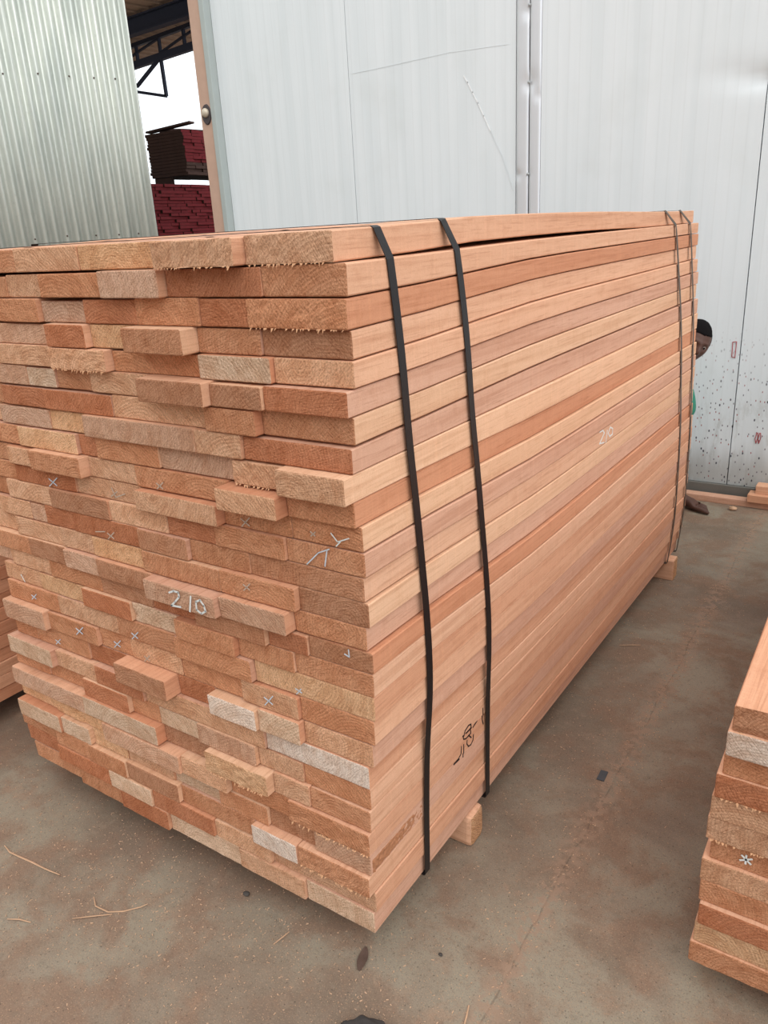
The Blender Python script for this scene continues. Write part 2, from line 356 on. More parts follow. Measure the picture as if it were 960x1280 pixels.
# ------------------------------------------------------------------ corrugated sheet wall on the left
def mat_corr():
    k = NT('galvanised_corrugated'); o = k.tc.outputs['Object']
    n = k.noise(k.mapv(o, (7, 7, 1.2)), 1.0, 5, .65); n2 = k.noise(o, 40, 4, .6)
    c = k.mix(k.ramp(n, .35, .7), lin((204, 208, 200)), lin((182, 188, 182)))
    c = k.mix(k.ramp(n2, .55, .75, 0, .3), c, lin((160, 163, 156)))
    c = k.mix(k.ramp(k.noise(o, 3.3, 5, .7), .69, .76, 0, .6), c, lin((150, 112, 84)))
    return k.fin(c, .45, k.bump(n2, .1, .002), .5, .5)
cw = tag(empty('wall_left', (-4.23, 3.36, 0)), 'pale galvanised corrugated sheet wall left of the doorway', None, None, 'structure')
dS = Vector((-.3903, -.9207, 0)); nS = Vector((.9207, -.3903, 0))
def corrugated(s0, s1, z0, z1, off, pitch=.075, amp=.0165):
    bm = bmesh.new(); n = int((s1 - s0) / pitch * 16); A = []; B = []
    for i in range(n + 1):
        s = s0 + (s1 - s0) * i / n; y = amp * math.cos(2 * math.pi * s / pitch) + off
        A.append([bm.verts.new(dS * s + nS * y + Vector((0, 0, z))) for z in (z0, z1)])
        B.append([bm.verts.new(dS * s + nS * (y - .0012) + Vector((0, 0, z))) for z in (z0, z1)])
    for i in range(n):
        bm.faces.new((A[i][0], A[i + 1][0], A[i + 1][1], A[i][1])); bm.faces.new((B[i][1], B[i + 1][1], B[i + 1][0], B[i][0]))
        for k in (0, 1): bm.faces.new((A[i][k], A[i + 1][k], B[i + 1][k], B[i][k]))
    for e in (0, n): bm.faces.new((A[e][0], A[e][1], B[e][1], B[e][0]))
    bmesh.ops.recalc_face_normals(bm, faces=bm.faces)
    return bm
M_CORR = mat_corr()
from_bm('corrugated_sheet', corrugated(0, .9, 0, 4.4, .0), M_CORR, cw, smooth=True)
from_bm('corrugated_sheet', corrugated(.825, 2.4, 0, 4.4, .003), M_CORR, cw, smooth=True)
M_SCREW = plain('rusty_screw', (86, 74, 66), .6, .4)
for z in (2.67, 1.62, .5):
    for s in (.075 * 2, .075 * 4, .075 * 6 + .02, .075 * 9, .075 * 12):
        bm = bmesh.new(); bmesh.ops.create_uvsphere(bm, u_segments=10, v_segments=6, radius=.0065)
        p = dS * s + nS * .018 + Vector((0, 0, z + .006 * math.sin(s * 40)))
        bmesh.ops.translate(bm, vec=p, verts=bm.verts); from_bm('screw', bm, M_SCREW, cw, smooth=True)

# ------------------------------------------------------------------ shed roof, truss and post seen through the doorway
M_NAVY = plain('dark_blue_steel', (44, 52, 72), .6, .1); M_ROOF = plain('brown_roof_underside', (168, 148, 134), .8)
rf = tag(empty('ceiling', (-9, 6.4, 4.34)), 'brown ribbed underside of the far shed roof', None, None, 'structure')
bm = bmesh.new(); add_box(bm, (0, .25, .01), (9, 4.1, .012))
for i in range(36): add_box(bm, (-4.4 + i * .25, .25, -.008), (.025, 4.1, .022))
rf.rotation_euler[2] = -.11
from_bm('roof_sheet', bm, M_ROOF, rf)
bm = bmesh.new(); add_box(bm, (-8.9, 7.0, 4.29), (8.6, .12, .02)); add_box(bm, (-8.9, 7.0, 4.20), (8.6, .012, .17)); add_box(bm, (-8.9, 7.0, 4.11), (8.6, .12, .02))
bmesh.ops.transform(bm, matrix=Matrix.Translation((-8.9, 7, 0)) @ Matrix.Rotation(-.08, 4, 'Z') @ Matrix.Translation((8.9, -7, 0)), verts=bm.verts)
tag(from_bm('roof_beam', bm, M_NAVY), 'solid dark blue roof beam nearest the camera in the far shed', 'roof beam')
tr = tag(empty('roof_truss', (-9, 7.84, 3.98), -.15), 'dark blue lattice truss under the eave of the far shed roof', 'roof truss')
bm = bmesh.new(); add_bar(bm, (-4, 0, .30), (5, 0, .30), .06, .05); from_bm('top_chord', bm, M_NAVY, tr)
bm = bmesh.new(); add_bar(bm, (-4, 0, .05), (5, 0, .05), .08, .09); from_bm('bottom_chord', bm, M_NAVY, tr)
for i in range(15):
    x = -3.9 + i * .6
    bm = bmesh.new(); add_bar(bm, (x, 0, .08), (x, 0, .29), .04, .035); from_bm('web_post', bm, M_NAVY, tr)
    bm = bmesh.new(); add_bar(bm, (x, .0, .10 if i % 2 else .20), (x + .6, .0, .20 if i % 2 else .28), .03, .025); from_bm('web_rod', bm, M_NAVY, tr)
br = tag(empty('corner_bracket', (-9.30, 7.8, 3.7)), 'triangular blue steel bracket hanging below the shed eave', 'bracket')
for a, b in (((0, 0, .03), (.58, 0, .33)), ((.58, 0, .33), (.595, 0, -.17)), ((.595, 0, -.17), (.0, 0, -.04))):
    bm = bmesh.new(); add_bar(bm, a, b, .04, .04); from_bm('bracket_bar', bm, M_NAVY, br)
bm = bmesh.new(); add_box(bm, (-9.37, 7.8, 1.99), (.06, .07, 3.98), bev=.004)
tag(from_bm('steel_post', bm, M_NAVY), 'slim blue steel post carrying the far shed eave bracket', 'post')
# ------------------------------------------------------------------ the boards
TONE = {'p': (222, 190, 162), 'w': (232, 212, 196), 't': (221, 174, 140), 'o': (213, 154, 117), 'r': (200, 134, 99), 'd': (196, 144, 112), 'y': (228, 182, 142), 'g': (211, 170, 143)}
SIDETONE = {'o': (216, 164, 132), 't': (221, 174, 143), 'r': (204, 146, 113), 'y': (226, 183, 150), 'g': (210, 165, 140)}
WORD = {'p': 'pale weathered', 'w': 'whitish weathered', 't': 'tan', 'o': 'orange-brown', 'r': 'reddish-brown', 'd': 'rough brown', 'y': 'yellowish', 'g': 'greyish-pink'}
NOM = [.1 + (28 - k) * .0515 for k in range(29)]
DEVN = [3, 6, 6, 6, 9, 14, 19, 21, 24, 25, 28, 32, 34, 36, 36, 38, 42, 43, 40, 35, 31, 28, 26, 22, 17, 14, 11, 7, 0]
DEVF = [4, 12, 24, 29, 30, 32, 34, 32, 22, 8, 8, 8, 10, 10, 10, 10, 9, 9, 9, 8, 8, 7, 7, 6, 5, 4, 3, 1, 0]
XFAR = [(.10, .015), (.20, .03), (.30, .043), (.5, .043), (.72, .043), (.96, .036), (1.19, .023), (1.3, .014), (1.40, .004), (1.482, .006), (1.5, -.02), (1.6, -.02)]
LEN = 2.43
def sm(t): t = max(0, min(1, t)); return t * t * (3 - 2 * t)
def layer_z(k, y):
    t = sm(y / .9); return NOM[k] + (DEVN[k] * (1 - t) + DEVF[k] * t) / 1000
def far_x(z):
    for (a, p), (b, q) in zip(XFAR, XFAR[1:]):
        if a <= z <= b: return p + (q - p) * (z - a) / (b - a)
    return 0.0
def board_mesh(name, w, ylen, zb, zt, xs, ends, sides, flags='', seed=0, nseg=10, nx=14, nz=6, tops=None):
    """board along +Y, origin at its near bottom centre. zb/zt/xs are functions of y giving bottom, top and sideways shift.
    ends/sides: linear colours for end grain and faces."""
    rr = random.Random(seed)
    me = bpy.data.meshes.new(name); V = []; Fc = []; Mi = []
    bv = .0022
    xg = [-w / 2, -w / 2 + bv] + [-w / 2 + bv + (w - 2 * bv) * i / (nx - 2) for i in range(1, nx - 2)] + [w / 2 - bv, w / 2]
    nx = len(xg) - 1
    tz = [0, .045] + [.045 + .91 * j / (nz - 2) for j in range(1, nz - 2)] + [.955, 1]
    nz = len(tz) - 1
    frayed = 'f' in flags; gnarled = 'q' in flags
    def pt(i, j, y):
        x = xg[i]; t = tz[j]; b, tp = zb(y), zt(y)
        ins = .0012
        if i == 0 and j in (0, nz): x += ins
        if i == nx and j in (0, nz): x -= ins
        z = b + (tp - b) * t
        if j == 0 and i in (0, nx): z += ins
        if j == nz and i in (0, nx): z -= ins
        return [x + xs(y), y, z]
    def grid(y, near):
        ids = {}
        for i in range(nx + 1):
            for j in range(nz + 1):
                p = pt(i, j, y)
                q = Vector((p[0] * 38 + seed, p[2] * 38, seed * .37)); e = noise.noise(q) * .0016 + noise.noise(q * 4) * .0011
                rim = i in (0, nx) or j in (0, nz)
                if rim: e = e * .6 + (.0014 if near else -.0014)
                if near and frayed and j == 0 and 0 < i < nx:
                    dn = max(0, noise.noise(Vector((i * 1.7, seed, 2)))) ; p[2] -= 0; e -= .006 * dn
                if near and frayed and 0 < j < nz: e += noise.noise(q * 2.2) * .003
                if near and gnarled: e += noise.noise(q * .8) * .005
                p[1] += e
                ids[i, j] = len(V); V.append(p)
        return ids
    G0 = grid(0, True); G1 = grid(ylen, False)
    for i in range(nx):
        for j in range(nz):
            Fc.append((G0[i, j], G0[i + 1, j], G0[i + 1, j + 1], G0[i, j + 1])); Mi.append(0)
            Fc.append((G1[i, j + 1], G1[i + 1, j + 1], G1[i + 1, j], G1[i, j])); Mi.append(0)
    per = [(i, 0) for i in range(nx)] + [(nx, j) for j in range(nz)] + [(i, nz) for i in range(nx, 0, -1)] + [(0, j) for j in range(nz, 0, -1)]
    prev = [G0[k] for k in per]
    ys = [.006] + [ylen * s / nseg for s in range(1, nseg)] + [ylen - .006]
    for y in ys + [None]:
        if y is None: cur = [G1[k] for k in per]
        else:
            cur = []
            for (i, j) in per:
                p = pt(i, j, y); cur.append(len(V)); V.append(p)
        n = len(per)
        for a in range(n):
            Fc.append((prev[a], cur[a], cur[(a + 1) % n], prev[(a + 1) % n])); Mi.append(1)
        prev = cur
    me.from_pydata(V, [], Fc); me.materials.append(M_END); me.materials.append(M_SIDE)
    me.polygons.foreach_set('material_index', Mi)
    ca = me.color_attributes.new('tint', 'FLOAT_COLOR', 'CORNER')
    data = []
    e4 = (*ends, 1.0); s4 = (*sides, 1.0)
    for p, mi in zip(me.polygons, Mi): data += (e4 if mi == 0 else s4) * len(p.vertices)
    ca.data.foreach_set('color', data)
    me.update()
    return me
def jit(c, rr, a=.05):
    f = 1 + rr.uniform(-a, a); g = 1 + rr.uniform(-a * .35, a * .35)
    return (min(1, c[0] * f), min(1, c[1] * f * g), min(1, c[2] * f * g * g))
def splinters(parent, w, z, n, seed, col, name='torn_fibres'):
    rr = random.Random(seed); bm = bmesh.new()
    for k in range(n):
        x = rr.uniform(-w / 2 + .006, w / 2 - .006); L = rr.choice([.002, .003, .003, .004, .007]); t = rr.uniform(.001, .003)
        a = Vector((x, -.001, z + .0005)); b = a + Vector((rr.uniform(-.003, .003), -rr.uniform(.001, .004), -L))
        v = [bm.verts.new(a + Vector(q)) for q in ((-t, 0, 0), (t, 0, 0), (0, .003, 0))] + [bm.verts.new(b)]
        for f in ((0, 1, 3), (1, 2, 3), (2, 0, 3), (0, 2, 1)): bm.faces.new([v[i] for i in f])
    o = from_bm(name, bm, M_SPL, parent); o['kind'] = 'stuff'; return o
M_SPL = plain('torn_fibre', (206, 158, 120), .9)
M_CHALK = plain('white_chalk', (226, 228, 224), .9, 0, .1, 300, .6); M_CHALKF = plain('faint_chalk', (196, 176, 158), .95, 0, .2, 300, .6)
M_CHALKB = plain('bluish_chalk', (206, 216, 226), .9, 0, .1, 300, .6); M_INK = plain('black_marker_ink', (38, 30, 28), .6, 0, .2, 200, .1)
ORD = ['', 'first', 'second', 'third', 'fourth', 'fifth', 'sixth', 'seventh', 'eighth', 'ninth', 'tenth', 'eleventh', 'twelfth', 'thirteenth', 'fourteenth', 'fifteenth', 'sixteenth', 'seventeenth', 'eighteenth', 'nineteenth', 'twentieth', 'twenty-first', 'twenty-second', 'twenty-third', 'twenty-fourth', 'twenty-fifth', 'twenty-sixth', 'twenty-seventh', 'twenty-eighth']
ROWS = """-1.2634,-1.1140,0.002,o;-1.1128,-0.9640,-0.014,r;-0.9628,-0.8342,-0.002,o;-0.8330,-0.6163,-0.003,t;-0.6151,-0.3691,-0.001,y;-0.3679,-0.1706,-0.031,tf;-0.1694,0.0150,-0.002,tf
-1.2900,-1.1510,0.002,t;-1.1498,-1.0010,0.007,r;-0.9998,-0.8829,-0.002,o;-0.8817,-0.7542,0.000,t;-0.7530,-0.5403,-0.009,o;-0.5391,-0.3712,-0.024,g;-0.3700,-0.1399,-0.003,r;-0.1387,0.0367,-0.000,o
-1.2746,-1.1252,-0.017,g;-1.1240,-0.9124,-0.003,o;-0.9112,-0.7775,-0.009,o;-0.7763,-0.6276,0.003,g;-0.6264,-0.4670,-0.003,r;-0.4658,-0.2944,-0.004,o;-0.2932,-0.1797,-0.001,r;-0.1785,0.0349,-0.004,of
-1.2900,-1.1643,-0.030,r;-1.1631,-1.0143,-0.008,r;-1.0131,-0.7547,0.000,g;-0.7535,-0.6218,-0.017,r;-0.6206,-0.4798,-0.000,y;-0.4786,-0.3142,-0.038,d;-0.3130,-0.1592,0.003,o;-0.1580,0.0332,0.008,d
-1.2061,-1.0567,-0.006,g;-1.0555,-0.9737,0.006,g;-0.9725,-0.7544,-0.006,t;-0.7532,-0.5685,-0.018,tf;-0.5673,-0.3113,0.003,o;-0.3101,-0.1355,-0.007,p;-0.1343,0.0353,0.004,t
-1.2322,-1.0828,-0.009,g;-1.0816,-0.8739,-0.003,g;-0.8727,-0.7703,-0.002,p;-0.7691,-0.6457,0.003,o;-0.6445,-0.4586,-0.004,t;-0.4574,-0.2785,-0.039,d;-0.2773,-0.1528,-0.020,d;-0.1516,0.0306,-0.013,r
-1.2600,-1.1106,-0.012,t;-1.1094,-0.9902,0.002,o;-0.9890,-0.8236,-0.003,r;-0.8224,-0.5865,-0.006,r;-0.5853,-0.3032,-0.003,t;-0.3020,-0.1758,-0.018,o;-0.1746,0.0292,0.004,o
-1.2900,-1.1629,-0.026,o;-1.1617,-1.0205,0.011,t;-1.0193,-0.8228,-0.001,g;-0.8216,-0.6854,0.002,y;-0.6842,-0.3423,-0.015,g;-0.3411,-0.2206,-0.014,t;-0.2194,0.0280,-0.007,r
-1.2900,-1.1464,-0.016,o;-1.1452,-0.9592,-0.002,o;-0.9580,-0.7354,-0.006,y;-0.7342,-0.6702,0.003,r;-0.6690,-0.4691,-0.003,o;-0.4679,-0.2541,0.003,g;-0.2529,-0.1266,-0.009,tf;-0.1254,0.0266,-0.034,t
-1.2512,-1.0127,0.003,o;-1.0115,-0.9050,-0.012,t;-0.9038,-0.7143,-0.024,o;-0.7131,-0.5520,0.002,t;-0.5508,-0.2812,-0.003,o;-0.2800,-0.1283,-0.039,t;-0.1271,0.0250,-0.007,o
-1.2320,-1.0130,0.002,o;-1.0118,-0.7753,-0.001,r;-0.7741,-0.5462,0.004,t;-0.5450,-0.3049,-0.020,t;-0.3037,-0.1309,0.003,o;-0.1297,0.0304,0.004,o
-1.2447,-1.0644,0.010,o;-1.0632,-0.8799,-0.002,t;-0.8787,-0.6624,-0.007,d;-0.6612,-0.4745,-0.003,t;-0.4733,-0.3349,-0.001,r;-0.3337,-0.1501,-0.003,o;-0.1489,0.0318,0.004,o
-1.2686,-1.1252,0.011,t;-1.1240,-0.9818,-0.001,t;-0.9806,-0.9221,-0.000,g;-0.9209,-0.8084,-0.001,r;-0.8072,-0.5719,-0.005,r;-0.5707,-0.4172,-0.010,d;-0.4160,-0.2505,0.001,o;-0.2493,0.0263,0.004,d
-1.2518,-1.0649,0.011,t;-1.0637,-0.8762,-0.001,t;-0.8750,-0.7509,-0.002,t;-0.7497,-0.5676,-0.004,y;-0.5664,-0.3310,-0.011,o;-0.3298,-0.1309,-0.010,o;-0.1297,0.0331,0.004,d
-1.3034,-1.1618,0.006,g;-1.1606,-1.0158,-0.006,o;-1.0146,-0.8632,-0.007,d;-0.8620,-0.7353,-0.013,g;-0.7341,-0.5409,-0.015,d;-0.5397,-0.3260,-0.039,g;-0.3248,-0.1486,-0.025,g;-0.1474,0.0241,0.004,o
-1.2969,-1.1263,0.013,g;-1.1251,-0.9525,0.001,t;-0.9513,-0.7468,-0.002,o;-0.7456,-0.5689,-0.002,d;-0.5677,-0.4192,-0.000,r;-0.4180,-0.2188,-0.014,d;-0.2176,-0.1174,-0.002,r;-0.1162,0.0349,0.004,d
-1.1745,-1.0129,0.003,t;-1.0117,-0.8240,-0.000,y;-0.8228,-0.6439,-0.011,r;-0.6427,-0.4899,-0.002,pq;-0.4887,-0.3087,-0.016,o;-0.3075,-0.1578,-0.002,o;-0.1566,0.0333,0.004,o
-1.1686,-0.9478,-0.004,o;-0.9466,-0.7135,-0.003,t;-0.7123,-0.5077,-0.004,o;-0.5065,-0.2744,-0.011,o;-0.2732,0.0315,0.004,y
-1.1803,-0.9995,-0.024,g;-0.9983,-0.8016,-0.008,o;-0.8004,-0.6843,0.003,o;-0.6831,-0.5052,0.001,t;-0.5040,-0.3148,0.002,o;-0.3136,-0.1569,-0.005,t;-0.1557,0.0276,0.004,o
-1.1774,-1.0813,-0.003,o;-1.0801,-0.8579,-0.002,o;-0.8567,-0.7106,0.003,r;-0.7094,-0.5301,-0.039,d;-0.5289,-0.4088,0.003,r;-0.4076,-0.2676,-0.022,w;-0.2664,-0.1528,-0.013,p;-0.1516,0.0199,0.004,t
-1.1952,-1.0001,-0.027,p;-0.9989,-0.8328,-0.011,t;-0.8316,-0.6501,-0.014,r;-0.6489,-0.2639,-0.006,t;-0.2627,0.0083,0.001,w
-1.2202,-1.0651,-0.002,o;-1.0639,-0.8930,0.003,o;-0.8918,-0.7147,-0.017,r;-0.7135,-0.6122,-0.003,o;-0.6110,-0.4757,-0.003,p;-0.4745,-0.2932,-0.010,g;-0.2920,-0.1655,0.001,t;-0.1643,0.0065,0.004,o
-1.2199,-0.9007,-0.025,g;-0.8995,-0.6137,-0.024,p;-0.6125,-0.4449,0.004,d;-0.4437,-0.2525,-0.027,yf;-0.2513,-0.1517,-0.004,t;-0.1505,0.0050,0.000,o
-1.2377,-1.0659,0.001,y;-1.0647,-0.8337,-0.006,yq;-0.8325,-0.5444,-0.026,g;-0.5432,-0.3944,-0.018,t;-0.3932,-0.2145,-0.002,o;-0.2133,0.0034,-0.009,of
-1.2297,-1.0362,-0.025,p;-1.0350,-0.9124,-0.018,p;-0.9112,-0.7728,-0.004,yf;-0.7716,-0.5996,-0.003,t;-0.5984,-0.4401,0.002,p;-0.4389,-0.2852,-0.005,o;-0.2840,-0.1486,0.003,d;-0.1474,0.0014,-0.006,g
-1.2659,-1.0837,-0.004,o;-1.0825,-0.9308,-0.016,o;-0.9296,-0.7758,-0.020,o;-0.7746,-0.5805,-0.015,d;-0.5793,-0.3293,-0.004,o;-0.3281,-0.1943,-0.019,w;-0.1931,-0.0006,-0.015,of
-1.2595,-1.0883,0.000,r;-1.0871,-0.8575,-0.018,r;-0.8563,-0.6891,-0.018,p;-0.6879,-0.4693,-0.013,r;-0.4681,-0.2898,-0.007,t;-0.2886,0.0010,0.004,t
-1.2438,-1.0130,0.001,o;-1.0118,-0.8279,-0.010,o;-0.8267,-0.6423,-0.015,r;-0.6411,-0.3965,-0.005,p;-0.3953,-0.1926,-0.007,t;-0.1914,-0.0043,-0.000,p"""
MARKS = [
(14,5,'210',[[(-0.4538, 0.8424), (-0.4387, 0.8496), (-0.4241, 0.8491), (-0.4238, 0.8389), (-0.4391, 0.824), (-0.4528, 0.8122), (-0.4237, 0.8153)], [(-0.387, 0.8483), (-0.3966, 0.8115)], [(-0.3733, 0.8395), (-0.3603, 0.8462), (-0.3506, 0.8356), (-0.3483, 0.8233), (-0.3616, 0.8145), (-0.3746, 0.8206), (-0.3733, 0.8395)]]),
(10,1,'x',[[(-0.871, 1.0304), (-0.8439, 1.0169)], [(-0.8374, 1.0367), (-0.874, 1.0118)]]),
(9,4,'fx',[[(-0.4826, 1.0716), (-0.4654, 1.0622)], [(-0.4624, 1.0756), (-0.4835, 1.059)]]),
(12,4,'fx',[[(-0.6779, 0.9267), (-0.6583, 0.9171)], [(-0.6542, 0.9324), (-0.6795, 0.9125)]]),
(17,0,'x',[[(-1.0579, 0.6845), (-1.0403, 0.6773)], [(-1.0356, 0.6909), (-1.0603, 0.6721)]]),
(18,1,'x',[[(-0.879, 0.6333), (-0.8546, 0.6232)], [(-0.8487, 0.643), (-0.8817, 0.6152)]]),
(19,1,'x',[[(-0.9944, 0.5659), (-0.977, 0.5591)], [(-0.9725, 0.5731), (-0.9966, 0.5531)]]),
(18,2,'x',[[(-0.7457, 0.6253), (-0.7243, 0.6162)], [(-0.7196, 0.6341), (-0.7477, 0.6089)]]),
(17,2,'x',[[(-0.6591, 0.6747), (-0.6387, 0.6657)], [(-0.6346, 0.6828), (-0.6607, 0.659)]]),
(18,3,'fx',[[(-0.6339, 0.6162), (-0.6164, 0.6087)], [(-0.613, 0.6236), (-0.6352, 0.6025)]]),
(13,5,'fx',[[(-0.2594, 0.8909), (-0.2434, 0.8824)], [(-0.2413, 0.8962), (-0.2596, 0.8781)]]),
(10,4,'fx',[[(-0.2564, 1.0277), (-0.2356, 1.016)], [(-0.233, 1.0333), (-0.2566, 1.0115)]]),
(18,5,'x',[[(-0.2452, 0.6303), (-0.2228, 0.6197)], [(-0.22, 0.6404), (-0.2454, 0.6113)]]),
(10,2,'k',[[(-0.6461, 1.037), (-0.6362, 1.0163), (-0.6025, 1.029)], [(-0.6287, 1.0305), (-0.6516, 1.0167)]]),
(16,0,'slash',[[(-1.0995, 0.7328), (-1.088, 0.7135)]]),
(12,4,'dash',[[(-0.7215, 0.9233), (-0.6874, 0.9291)]]),
(10,5,'check',[[(-0.0364, 1.0351), (-0.0228, 1.0205), (0.003, 1.0318)], [(-0.0168, 1.0216), (-0.0267, 1.0115)]]),
(10,5,'fx',[[(-0.0838, 1.0298), (-0.0739, 1.0231)], [(-0.0731, 1.0306), (-0.0834, 1.0214)]]),
(11,6,'arrow',[[(-0.0993, 0.962), (-0.0695, 0.9906), (-0.0436, 1.0025)], [(-0.0488, 0.9995), (-0.0565, 0.9663)]]),
(15,7,'tick',[[(-0.0172, 0.8025), (-0.0166, 0.7866), (-0.0276, 0.7904)]]),
(17,4,'x',[[(-0.1617, 0.6722), (-0.1462, 0.667)], [(-0.1473, 0.6755), (-0.1603, 0.66)]]),
]
SIDES = "t t r t t g y g y r y g t y g r t o t g o t t o g t o g".split()
GROUP = 'sawn boards in the big strapped stack'
rows = [[b.split(',') for b in l.split(';')] for l in ROWS.strip().split('\n')]
BO = {}; XR = []
for r, row in enumerate(rows):
    rj = random.Random(900 + r)
    xr = float(row[-1][1]); XR.append(xr); zmid = (NOM[r] + NOM[r + 1]) / 2
    dxf = far_x(zmid) - xr + rj.uniform(-.004, .004)
    wob = rj.uniform(-.003, .003); gap = .0045 if r == 7 else rj.choice([.0008, .0012, .002, .0028])
    for k, b in enumerate(row):
        x0, x1, y0, tone = float(b[0]), float(b[1]), float(b[2]), b[3][0]; fl = b[3][1:]
        rr = random.Random(r * 50 + k + 3); last = k == len(row) - 1
        y1 = LEN + rr.uniform(-.02, .015)
        if last: y1 = LEN + rr.uniform(-.006, .006)
        gp = gap if last else rr.choice([.001, .0015, .002, .003, .0045])
        if (r, k) in ((1, 1), (1, 2), (2, 3)): gp = .008
        cx = (x0 + x1) / 2; zb0 = layer_z(r + 1, 0) + .0004
        lowx = x0
        def bow(y):
            if r == 0:
                return .014 * sm(y / .6) - .010 * sm((y - 1.0) / 1.2)
            return 0.0
        def bow2(y):
            if r == 0: return bow(y)
            if r == 1: return 0.0
            return 0.0
        if r == 0:
            ztf = lambda y, gp=gp: NOM[0] + .003 - gp - zb0 + bow(y + y0)
            zbf = lambda y, f=ztf: max(f(y) - .0485, layer_z(1, y + y0) + .0004 - zb0)
        else:
            zbf = lambda y, r=r: layer_z(r + 1, y + y0) + .0004 - zb0
            ztf = lambda y, r=r, gp=gp: layer_z(r, y + y0) - gp - zb0
        xsf = lambda y: dxf * (y + y0) / LEN + wob * math.sin(math.pi * y / LEN)
        et = jit(tuple(c * (1.12 if tone in 'pwtyg' else 1.05) for c in lin(TONE[tone])), rr, .08)
        stn = SIDES[r] if last else rr.choice('otryg')
        me = board_mesh('sawn_board', x1 - x0, y1 - y0, zbf, ztf, xsf, et, jit(lin(SIDETONE[stn]), rr, .04), fl, r * 11 + k, nx=14 if x1 - x0 < .3 else 20)
        o = link('sawn_board', me, None, (cx, y0, zb0)); o['group'] = GROUP; o['category'] = 'board'
        BO[r, k] = o
        if 'f' in fl: splinters(o, x1 - x0, 0, 26, r * 7 + k, None)
        mk = [m[2] for m in MARKS if m[0] == r and m[1] == k]
        st = ''
        if mk:
            m0 = mk[0]; st = {'210': 'chalked 210', 'x': 'chalk cross', 'fx': 'faint chalk cross', 'k': 'chalk tick', 'slash': 'chalk slash', 'dash': 'chalk dash', 'check': 'chalk tick', 'arrow': 'chalk arrow', 'tick': 'chalk tick'}[m0]
            d = '%s board with %s' % (WORD[tone], st)
        elif 'f' in fl: d = '%s board with frayed end' % WORD[tone]
        elif y0 < -.02: d = '%s board with end jutting out' % WORD[tone]
        elif y0 > .0035 and not last: d = '%s board end set slightly back' % WORD[tone]
        else: d = '%s board end' % WORD[tone]
        n_ = len(row) - k
        pos = 'at the strapped corner' if n_ == 1 else '%s from strapped corner' % ORD[n_]
        lay = 'top layer' if r == 0 else ('bottom layer' if r == 27 else '%s layer down' % ORD[r + 1])
        o['label'] = '%s, %s, %s' % (d, lay, pos)
for (r, k, kind, strokes) in MARKS:
    o = BO[r, k]; L = o.location
    mt = M_CHALK if kind in ('210', 'check', 'slash') else (M_CHALKF if kind in ('fx', 'k', 'dash') else M_CHALKB)
    wd = .0042 if kind == '210' else .0022
    bm = None
    for n_, s in enumerate(strokes):
        pts = [(p[0] - L.x, p[1] - L.z) for p in s]
        b2 = ribbon(pts, wd, .0008, 'xz', -.0026, -1)
        me = bpy.data.meshes.new('t'); b2.to_mesh(me); b2.free()
        if bm is None: bm = bmesh.new()
        bm.from_mesh(me); bpy.data.meshes.remove(me)
    if kind == '210':
        nm = 'chalk_number'
    else: nm = 'chalk_mark'
    from_bm(nm, bm, mt, o)
# torn wane on the long side of one board low at the strapped corner
bm = bmesh.new(); n_, m_ = 46, 9; F = []; ow = BO[24, len(rows[24]) - 1]; wx = float(rows[24][-1][1]) - ow.location.x
for i in range(n_ + 1):
    col = []
    for j in range(m_ + 1):
        y = .006 + .20 * i / n_; z = .003 + .036 * j / m_
        e = noise.noise(Vector((y * 70, z * 130, 4))) * .004 + noise.noise(Vector((y * 240, z * 300, 9))) * .0025
        x = wx + .0026 + max(-.0012, e) if 0 < i < n_ and 0 < j < m_ else wx - .002
        col.append(bm.verts.new((x, y, z + (.006 * noise.noise(Vector((y * 25, 1, 1))) if j == m_ else 0))))
    F.append(col)
for i in range(n_):
    for j in range(m_): bm.faces.new((F[i][j], F[i + 1][j], F[i + 1][j + 1], F[i][j + 1]))
wn = from_bm('torn_wane', bm, plain('torn_brown_wane', (176, 122, 88), .95, 0, .35, 120, .9), ow); wn['label'] = 'rough torn brown edge'
